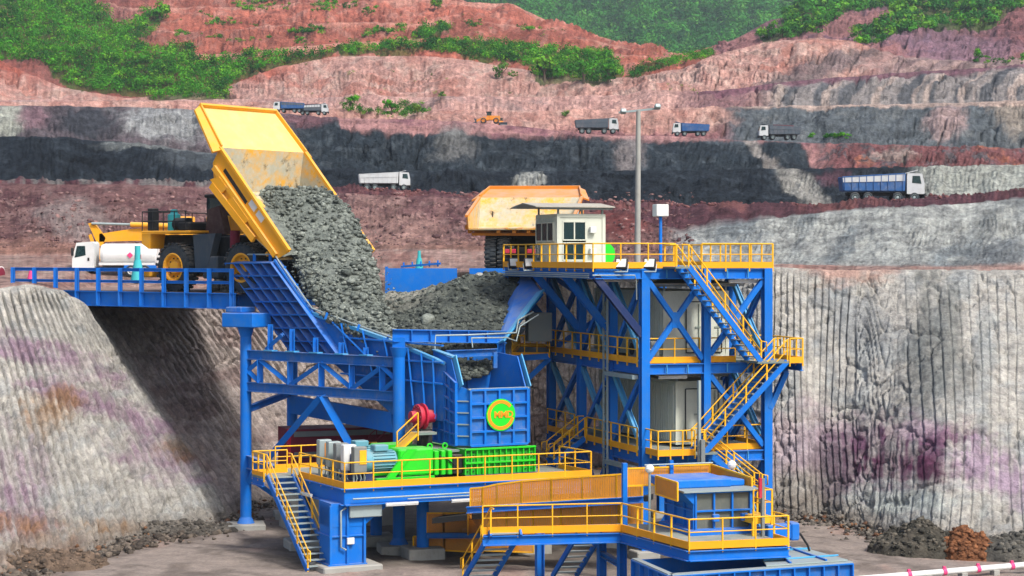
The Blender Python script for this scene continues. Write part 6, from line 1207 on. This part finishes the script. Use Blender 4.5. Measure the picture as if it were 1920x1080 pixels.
# ------------------------------------------------------------------ tipper trucks on the terraces
def tipper(label, px, Y, yaw, body, s=1.0, dz=0, cab=None, load=None, rim=TRKW):
    cab = TWHITE; base = PZ(px, z_ground(px, Y)+dz, Y); M = Mloc(base, yaw)@Matrix.Scale(s, 4); t = thing('tipper_truck', label, 'tipper truck', base, 'tipper trucks on the terraces')
    c = MB(M); c.quadbox([(2.4, 1.2, .9), (4.3, 1.2, .9), (4.3, 1.2, 2.0), (4.05, 1.2, 3.1), (2.5, 1.2, 3.15), (2.4, 1.2, 3.0)], (0, -2.4, 0)); c = c.build('cab', cab, t)
    for sd_ in (1, -1): MB(M).quadbox([(2.95, sd_*1.22, 2.1), (3.95, sd_*1.22, 2.0), (3.8, sd_*1.22, 2.85), (3.0, sd_*1.22, 2.85)], (0, -sd_*.02, 0)).build('pane', GLASS, c)
    MB(M).quadbox([(4.31, 1.05, 2.05), (4.31, -1.05, 2.05), (4.08, -1.05, 3.0), (4.08, 1.05, 3.0)], (.01, 0, 0)).build('pane', GLASS, c); MB(M).cbox((4.2, -1.2, .5), (4.45, 1.2, 1.0), .05).build('bumper', BLACK, c)
    MB(M).cbox((-4.0, -.5, .75), (4.2, .5, 1.1), .04).build('chassis', BLACK, t)
    pr = [(-4.4, 1.3), (2.1, 1.25), (2.2, 3.1), (-4.6, 2.7)]
    tb_ = MB(M).quadbox([(-4.3, -1.2, 1.2), (2.1, -1.2, 1.2), (2.1, 1.2, 1.2), (-4.3, 1.2, 1.2)], (0, 0, .15)).build('tipper_body', body, t)
    for sd_ in (1, -1):
        MB(M).quadbox([(x, sd_*1.25, z) for x, z in pr], (0, -sd_*.08, 0)).build('side_wall', body, tb_)
        for k in range(9): MB(M).bar((-4.3+k*.78, sd_*1.29, 1.3), (-4.35+k*.79, sd_*1.29, 2.72+k*.045), .1, .09, (1, 0, 0)).build('rib', body, tb_)
        MB(M).bar((-4.6, sd_*1.26, 2.72), (2.2, sd_*1.26, 3.1), .16, .14).build('rim', body, tb_); MB(M).quadbox([(-4.5, sd_*1.3, 2.15), (2.1, sd_*1.3, 2.3), (2.1, sd_*1.3, 3.05), (-4.55, sd_*1.3, 2.66)], (0, sd_*.02, 0)).build('upper_panel', rim, tb_)
    MB(M).quadbox([(2.1, -1.2, 1.25), (2.2, -1.2, 3.1), (2.2, 1.2, 3.1), (2.1, 1.2, 1.25)], (.08, 0, 0)).build('front_wall', body, tb_); MB(M).quadbox([(2.2, -1.2, 3.08), (3.6, -1.1, 3.45), (3.6, 1.1, 3.45), (2.2, 1.2, 3.08)], (0, 0, .06)).build('cab_guard', rim, tb_); MB(M).quadbox([(-4.4, -1.2, 1.3), (-4.6, -1.2, 2.7), (-4.6, 1.2, 2.7), (-4.4, 1.2, 1.3)], (-.08, 0, 0)).build('tailgate', body, tb_)
    if load: MB(M).quadbox([(-4.3, -1.1, 2.6), (1.9, -1.1, 2.9), (1.9, 1.1, 2.9), (-4.3, 1.1, 2.6)], (0, 0, .1)).quadbox([(-3.3, -.6, 2.7), (1.0, -.6, 2.9), (1.0, .6, 2.9), (-3.3, .6, 2.7)], (.2, 0, .45)).build('load', load, t)
    for x in (3.2, 1.4, -1.8, -3.2): 
        for sd_ in (1, -1): wheel(M, x, sd_*1.02, .55, .55, .4, sd_, t, GALV, tread=False)
    return t
PURL = rockmat('spoil_load', .5, .4, .2, False, hx(120, 84, 92))
tipper('blue tipper truck with white cab driving on the purple haul road', 1655, 214, .0, TBLUE, 1.0, .15, WHITE, None, TWHITE)
tipper('white tipper truck with white cab half hidden behind the spoil bank', 722, 330/1.55, .12, TWHITE, .62, .25, WHITE, None, TWHITE)
def ledge(px, y0, y1):                       # depth of the crest where a terrace truck stands
    return float(crest_near(px, y0, y1)[1])
for a in [('grey tipper truck with white cab facing the light pole, on the pink terrace', 1120, 316, 345, 0, TGREY, TGREY, None), ('grey-blue tipper truck with its white cab just behind the light pole', 1294, 316, 345, math.pi, TBLUE, TBLUE, None), ('loaded tipper truck with white cab on the grass-edged terrace past the pole', 1460, 316, 345, math.pi, TGREY, TGREY, PURL), ('blue tipper truck beside the raised tray tip, cab towards it', 541, 316, 345, math.pi, TBLUE, TGREY, None), ('loaded tipper truck tail to tail behind the blue one near the raised tray', 588, 316, 345, 0, TGREY, TWHITE, PURL)]:
    l, px, y0, y1, yaw, bd_, up_, ld = a; Yt = ledge(px, 290, 330)+3.0; sc_t = {1120: .78, 1294: .66, 1460: .74, 541: .55, 588: .55}[px]; tipper(l, px, Yt, yaw, bd_, sc_t, .35, WHITE, ld, up_)
# ------------------------------------------------------------------ yellow loaders on the terraces
def loader(label, px, Y, yaw, s):
    base = PZ(px, z_ground(px, Y)+.2, Y); M = Mloc(base, yaw)@Matrix.Scale(s, 4); t = thing('wheel_loader', label, 'loader', base, 'yellow loaders on the terraces')
    MB(M).cbox((-3.4, -1.1, 1.0), (-.2, 1.1, 2.3), .12).build('engine_hood', ORGT, t); MB(M).cbox((-.2, -1.0, .9), (2.0, 1.0, 1.7), .1).build('front_frame', ORGT, t)
    c = MB(M).cbox((-.9, -.85, 1.7), (.6, .85, 2.3), .05).build('cab', ORGT, t); MB(M).box((-.85, -.82, 2.3), (.55, .82, 3.3)).build('pane', GLASS, c); MB(M).cbox((-1.0, -.95, 3.3), (.7, .95, 3.5), .05).build('cab_roof', BLACK, c)
    for sd_ in (1, -1):
        MB(M).bar((1.0, sd_*.8, 1.9), (3.6, sd_*.8, .8), .2, .45).build('lift_arm', ORGT, t)
        for x in (-2.2, 1.5): wheel(M, x, sd_*1.15, .85, .85, .6, sd_, t, ORGT, tread=False)
    MB(M).quadbox([(3.5, -1.5, .2), (4.8, -1.5, .1), (3.9, -1.5, .6), (4.3, -1.5, 1.5), (3.5, -1.5, 1.3)], (0, 3.0, 0)).build('bucket', DARKS, t)
loader('orange-yellow wheel loader with lowered bucket on the clay terrace', 916, ledge(916, 290, 330)+4, math.pi, .55)
loader('small yellow loader seen end-on above the wheel loader, against the pink cliff', 938, ledge(938, 400, 430)-9, -1.2, .5)
# ------------------------------------------------------------------ poles and odds
lp = thing('light_pole', 'concrete light pole with two floodlights on a crossarm behind the tower', 'light pole', PZ(1195, 12, 120)); lb = PZ(1195, z_ground(1195, 126)-.3, 121)
MB().tube(lb, P(1197, 207, 121), .2, 12, .14).build('pole', CONC, lp); MB().bar(P(1160, 211, 121), P(1238, 203, 121), .12, .12).build('crossarm', GALV, lp)
for x, y in ((1169, 210), (1233, 201)): MB(Mloc(P(x, y, 120.7), .2)@Matrix.Rotation(-.5, 4, 'X')).cbox((-.17, -.15, -.08), (.17, .16, .18), .04).build('lamp_head', GALV, lp)
rt = thing('red_tank', 'dark red round tank end at the frame edge beside the ramp', 'tank', PZ(-6, 12.6, 124)); MB().lathe(P(-12, 513, 125), (1, -.3, 0), [(-1.2, .001), (-1.2, .42), (-.6, .46), (.5, .46), (.62, .36), (.68, .001)], 20).build('shell', DRED, rt); MB().lathe(P(-12, 513, 125), (1, -.3, 0), [(.48, .47), (.56, .47), (.56, .4)], 20).build('band', WHITE, rt); MB().bar(P(-12, 526, 125), PZ(-12, z_ground(-12, 125)-.1, 125), .6, .3, (1, 0, 0)).build('cradle', BLACK, rt)
mk = thing('marker_cone', 'small pink marker cone at the edge of the ramp', 'cone', PZ(57, 12.4, 119.5)); zc = z_ground(57, 119.5); MB().lathe(PZ(57, zc, 119.5), (0, 0, 1), [(0, .3), (.05, .3), (.06, .2), (.75, .04), (.76, .001)], 14).build('cone', PINK, mk)
wp = thing('pipeline', 'white pipeline with pink couplings crossing the pit floor at the corner', 'pipeline', PZ(1800, .3, 88)); A, B = PZ(1590, .12, 87.6), PZ(2060, .42, 91.8)
MB().tube(A, B, .14, 12).build('pipe', WHITE, wp)
for px in (1700, 1765, 1828, 1892):
    f_ = (px-1590)/470; c = A.lerp(B, f_); d = (B-A).normalized(); cp_ = MB().tube(c-d*.09, c+d*.09, .17, 12).build('coupling', PINK, wp); MB().bar(c+Zv*.17, c+Zv*.25, .12, .12).build('clamp_bolt', PINK, cp_)
for px in (1640, 1735, 1800, 1860): c = A.lerp(B, (px-1590)/470); MB(Mloc(c, .3)).cbox((-.15, -.2, -.7), (.15, .2, -.1), .02).build('pipe_support', CONC, wp)
# ------------------------------------------------------------------ ore: tipped stream, hopper pile, rubble
def noisy_mesh(name, V, C, mat, label):
    o = grid_mesh(name, V, C, mat); return tag(o, label, kind='stuff')
OA, OB = c3(152, 159, 149), c3(98, 106, 100)
def stream():
    rows = [(352, 478, 600, 110.8, .5), (372, 486, 636, 110.2, .8), (400, 503, 662, 109.2, 1.0), (440, 528, 682, 107.6, 1.1), (480, 549, 693, 105.9, 1.2), (520, 566, 702, 104.6, 1.3), (560, 588, 716, 103.4, 1.3), (600, 620, 735, 102.2, 1.3), (640, 690, 760, 100.8, 1.1), (668, 740, 800, 99.5, .7)]
    A = np.array(rows, float); R, K = 190, 150; t = np.linspace(0, len(rows)-1, R); I = lambda k: soft(np.interp(t, np.arange(len(rows)), A[:, k]), 6)
    py, xl, xr, Y, dp = I(0), I(1), I(2), I(3), I(4); a = np.linspace(0, 2*np.pi, K)[None]
    ca, sa = np.sign(np.cos(a))*np.abs(np.cos(a))**.8, np.sign(np.sin(a))*np.abs(np.sin(a))**.7
    px = ((xl+xr)/2)[:, None]+((xr-xl)/2)[:, None]*ca; YY = Y[:, None]-dp[:, None]*sa
    X = (px-960)*Y[:, None]/F; Z = CH-(py[:, None]-HY)*Y[:, None]/F+0*X
    V = np.stack([X, YY, Z], 2); cen = V.mean(1, keepdims=True); n = V-cen; n /= np.linalg.norm(n, axis=2, keepdims=True)+1e-6
    d = .3*fbm(X/1.1, YY/1.1, Z/1.1, 5, 4, .6)+.12*np.abs(fbm(X/.35, YY/.35, Z/.35, 6, 3)); V = V+n*d[..., None]; V[:, -1] = V[:, 0]
    m = fbm(X/.8, YY/.8, Z/.8, 8, 3)[..., None]*.5+.5; C = OA*m+OB*(1-m); noisy_mesh('ore_stream', V, C, OREM, 'grey ore pouring from the raised tray into the hopper')
    k = 6500; r = rng.integers(0, R, k); c = rng.integers(0, K//2, k); pos = V[r, c]+rng.normal(size=(k, 3))*.06; sz = .03+.19*rng.random(k)**3.4+.03*rng.random(k)
    big = rng.random(k) < .015; sz = np.where(big, .18+.16*rng.random(k), sz)
    tag(rocks('ore_lumps', pos, sz, rockcols(k, OA*1.15, OB)), 'loose grey lumps tumbling in the ore stream', kind='stuff')
    # fall-out spray
    k = 500; r = rng.integers(60, R, k); e = np.where(rng.random(k) < .35, 0, K//2); pos = V[r, e]+rng.normal(size=(k, 3))*np.array([.3, .4, .3])+np.where(e == 0, .25, -.1)[:, None]*np.array([1, 0, 0]); tag(rocks('ore_spray', pos, .03+.07*rng.random(k)**2, rockcols(k, OA, OB)), 'small stones flying off the falling ore', kind='stuff')
stream()
def pile():
    # hopper pile between the wings; rows from the mouth back to the crest
    rows = [[(770, 700, 98.2), (830, 706, 97.8), (880, 712, 97.6), (925, 700, 99)], [(730, 630, 100.5), (800, 640, 99.8), (870, 645, 99.7), (940, 625, 100.5)], [(690, 596, 103), (780, 594, 102.5), (880, 580, 102.5), (985, 582, 103)], [(690, 580, 107), (790, 560, 106.5), (880, 532, 106), (1004, 545, 104.8)], [(700, 568, 110), (800, 545, 109.5), (880, 516, 109), (1008, 524, 107.5)], [(705, 566, 112), (790, 540, 112), (880, 523, 111.2), (1005, 528, 111)]]
    A = np.array(rows, float); R, K = 150, 220; tr_ = np.linspace(0, len(rows)-1, R); tc = np.linspace(0, 3, K)
    G = np.empty((R, K, 3))
    for k in range(3):
        tmp = np.stack([soft(np.interp(tr_, np.arange(len(rows)), A[:, j, k]), 9) for j in range(4)], 1); G[..., k] = np.stack([soft(np.interp(tc, np.arange(4), tmp[i]), 14) for i in range(R)])
    X = (G[..., 0]-960)*G[..., 2]/F; Y = G[..., 2]; Z = CH-(G[..., 1]-HY)*Y/F
    Z = Z+.55*fbm(X/1.8, Y/1.8, 0, 5, 4, .6)+.2*np.abs(fbm(X/.5, Y/.5, 0, 6, 3)); V = np.stack([X, Y, Z], 2); m = fbm(X, Y, 0, 9, 3)[..., None]*.5+.5
    C = c3(112, 118, 108)*m+c3(66, 72, 70)*(1-m); lg_ = (1-sst(750, 860, G[..., 0]))*sst(103, 108, Y); C = lay(C, lg_*.8, c3(176, 174, 160)); noisy_mesh('ore_pile', V, C, OREM, 'dark grey ore pile filling the feed hopper')
    k = 5200; r = rng.integers(0, R, k); c = rng.integers(0, K, k); pos = V[r, c]; sz = .035+.2*rng.random(k)**3.5; light = (pos[:, 1] > 107) & (pos[:, 0] < -2.6); cl = rockcols(k, c3(124, 130, 120), c3(58, 64, 64)); cl = np.where(light[:, None], cl*1.9, cl)
    tag(rocks('ore_lumps', pos, np.where(light, sz*.5, sz), cl), 'rough lumps on the ore pile in the hopper', kind='stuff')
    for l, px, py, Y, s in (('large smooth grey boulder resting on the ore at the hopper mouth', 800, 602, 101.8, .55), ('blocky boulder below the crest of the ore pile', 840, 592, 103, .38), ('pale boulder on the crest of the ore pile', 898, 518, 109.5, .36), ('broad dark boulder on the far shoulder of the ore pile', 970, 545, 106, .45)):
        p = P(px, py, Y); tag(rocks('boulder', [p], [s], [OA if 'pale' not in l else c3(190, 190, 180)], sub=2), l, 'boulder')
pile()
# ore inside the raised tray
tp_ = []
for i in range(1600):
    a, y = rng.uniform(.4, 5.4), rng.uniform(-3.1, 3.1); h = -.95-.19*a+.75*(1-(a/5.6)**2)*(1-abs(y)/5); tp_.append(HMt@Vector((a, y, h)))
tag(rocks('ore_load', np.array(tp_), .04+.17*rng.random(1600)**2.8, rockcols(1600, OA, OB)), 'grey ore sliding down the raised tray', kind='stuff')
def inlay():
    a = np.linspace(.25, 5.8, 60)[:, None]; y = np.linspace(-3.18, 3.18, 60)[None]; h = -.98-.19*a+.78*(1-(a/5.9)**2)*(1-np.abs(y)/6)+.16*fbm(a*1.5, y*1.5, 0, 4, 4); V = np.array([[HMt@Vector((a[i, 0], y[0, j], float(h[i, j]))) for j in range(60)] for i in range(60)])
    m = fbm(a*2, y*2, 0, 5, 3)[..., None]*.5+.5; noisy_mesh('ore_bed', V, OA*m+OB*(1-m), OREM, 'bed of grey ore in the raised tray')
inlay()
# rubble at the toes and on the ramp
def toe_rubble():
    A = np.array(NW); n = 4200; t = rng.random(n); i = np.interp(t, np.linspace(0, 1, len(A)), np.arange(len(A))); tp2 = np.interp(i, np.arange(len(A)), A[:, 0]); tY = np.interp(i, np.arange(len(A)), A[:, 1]); off = np.abs(rng.normal(size=n))*1.6
    Y = tY-off+.8; px = tp2+rng.normal(size=n)*8; X = (px-960)*Y/F; Z = floor_z(X, Y)+np.clip(.5-off*.3, -.05, .5)*rng.random(n)
    sz = .04+.22*rng.random(n)**3; cl = rockcols(n, c3(150, 142, 130), c3(78, 74, 68)); br_ = rng.random(n) < .18; cl = np.where(br_[:, None], rockcols(n, c3(158, 118, 88), c3(110, 80, 62)), cl)
    tag(rocks('rubble', np.stack([X, Y, Z], 1), sz, cl), 'loose stones along the foot of the pit walls', kind='stuff')
toe_rubble()
def left_toe():
    n = 1300; f = rng.random(n); px = -40+520*f+rng.normal(size=n)*15; Y = np.interp(px, [-190, 80, 330, 424, 480], [82, 93, 104, 106.3, 110])-np.abs(rng.normal(size=n))*1.5-.1; X = (px-960)*Y/F
    tag(rocks('rubble', np.stack([X, Y, floor_z(X, Y)+.12*rng.random(n)], 1), .06+.3*rng.random(n)**3, rockcols(n, c3(136, 124, 110), c3(74, 68, 62))), 'dark broken stones in front of the pale wall beside the truss', kind='stuff')
left_toe()
def heap(label, px, Y, rx, ry, h, ca, cb_, seed, n=900):
    c = PZ(px, 0, Y); K = 76; u = np.linspace(-1, 1, K); U, W = np.meshgrid(u, u); r2 = U**2+W**2; X = c.x+U*rx; Yy = Y+W*ry
    Z = h*np.clip(1-r2, 0, 1)**.9*(.75+.5*fbm(U*2, W*2, 0, seed, 3))+.22*fbm(X/.6, Yy/.6, 0, seed+5, 4)*(1-sst(.8, 1, r2))-.25*sst(.75, 1.0, r2); V = np.stack([X, Yy, Z], 2)
    m = np.clip(.5+.9*fbm(U*3, W*3, 0, seed+9, 4), 0, 1)[..., None]; noisy_mesh('spoil_heap', V, ca*m+cb_*(1-m), ROCKW, label)
    q = rng.random((n, 2))*1.8-.9; k = (q**2).sum(1) < .9; q = q[k]; ii = ((q+1)/2*(K-1)).astype(int); pos = V[ii[:, 1], ii[:, 0]]; o = tag(rocks('rubble', pos, .05+.2*rng.random(len(pos))**3, rockcols(len(pos), ca*1.2, cb_)), 'stones lying on the '+label, kind='stuff')
heap('dark muddy spoil heap at the foot of the pit wall corner', 1725, 97.5, 2.7, 2.2, 1.45, c3(112, 106, 94), c3(60, 60, 54), 3)
heap('rusty brown spoil heap next to the dark muddy one', 1812, 96.6, 1.5, 1.9, 1.2, c3(150, 102, 70), c3(112, 74, 52), 13)
heap('grey stony spoil heap running out of frame beside the rusty heap', 1915, 96.3, 3.0, 2.0, 1.05, c3(120, 116, 106), c3(80, 80, 76), 23)
heap('brown stony spoil heap below the pale wall at the frame corner', 40, 93.0, 4.4, 2.0, .8, c3(136, 116, 98), c3(88, 78, 68), 33)
heap('low grey rubble heap next to the footing of the truss column', 300, 104.0, 4.4, 1.8, .7, c3(128, 122, 112), c3(76, 72, 66), 43)
n = 260; q = rng.random((n, 2)); pos = np.array([PZ(392+40*a, 12.55+.7*(1-abs(2*a-1))*rng.random(), by(392+40*a)+.6+2.2*b) for a, b in q]); tag(rocks('rubble', pos, .06+.28*rng.random(n)**2, rockcols(n, c3(150, 148, 136), c3(90, 88, 80))), 'spilled stones on the ramp end beside the truck', kind='stuff')
n = 1500; px = rng.uniform(640, 2050, n); Y = rng.uniform(198, 214, n); pos = np.array([PZ(p, z_ground(p, y)+.1, y) for p, y in zip(px, Y)]); tag(rocks('rubble', pos, .08+.3*rng.random(n)**3, rockcols(n, c3(150, 104, 100), c3(84, 58, 66))), 'purple spoil lumps along the upper haul road', kind='stuff')
n = 2000; px = rng.uniform(-150, 1300, n); py = rng.uniform(362, 474, n); pos = surf(TV, _p2, _q2, px, py); tag(rocks('rubble', pos, .08+.3*rng.random(n)**3, rockcols(n, c3(170, 136, 130), c3(84, 60, 66))), 'reddish lumps on the spoil bank beyond the ramp', kind='stuff')
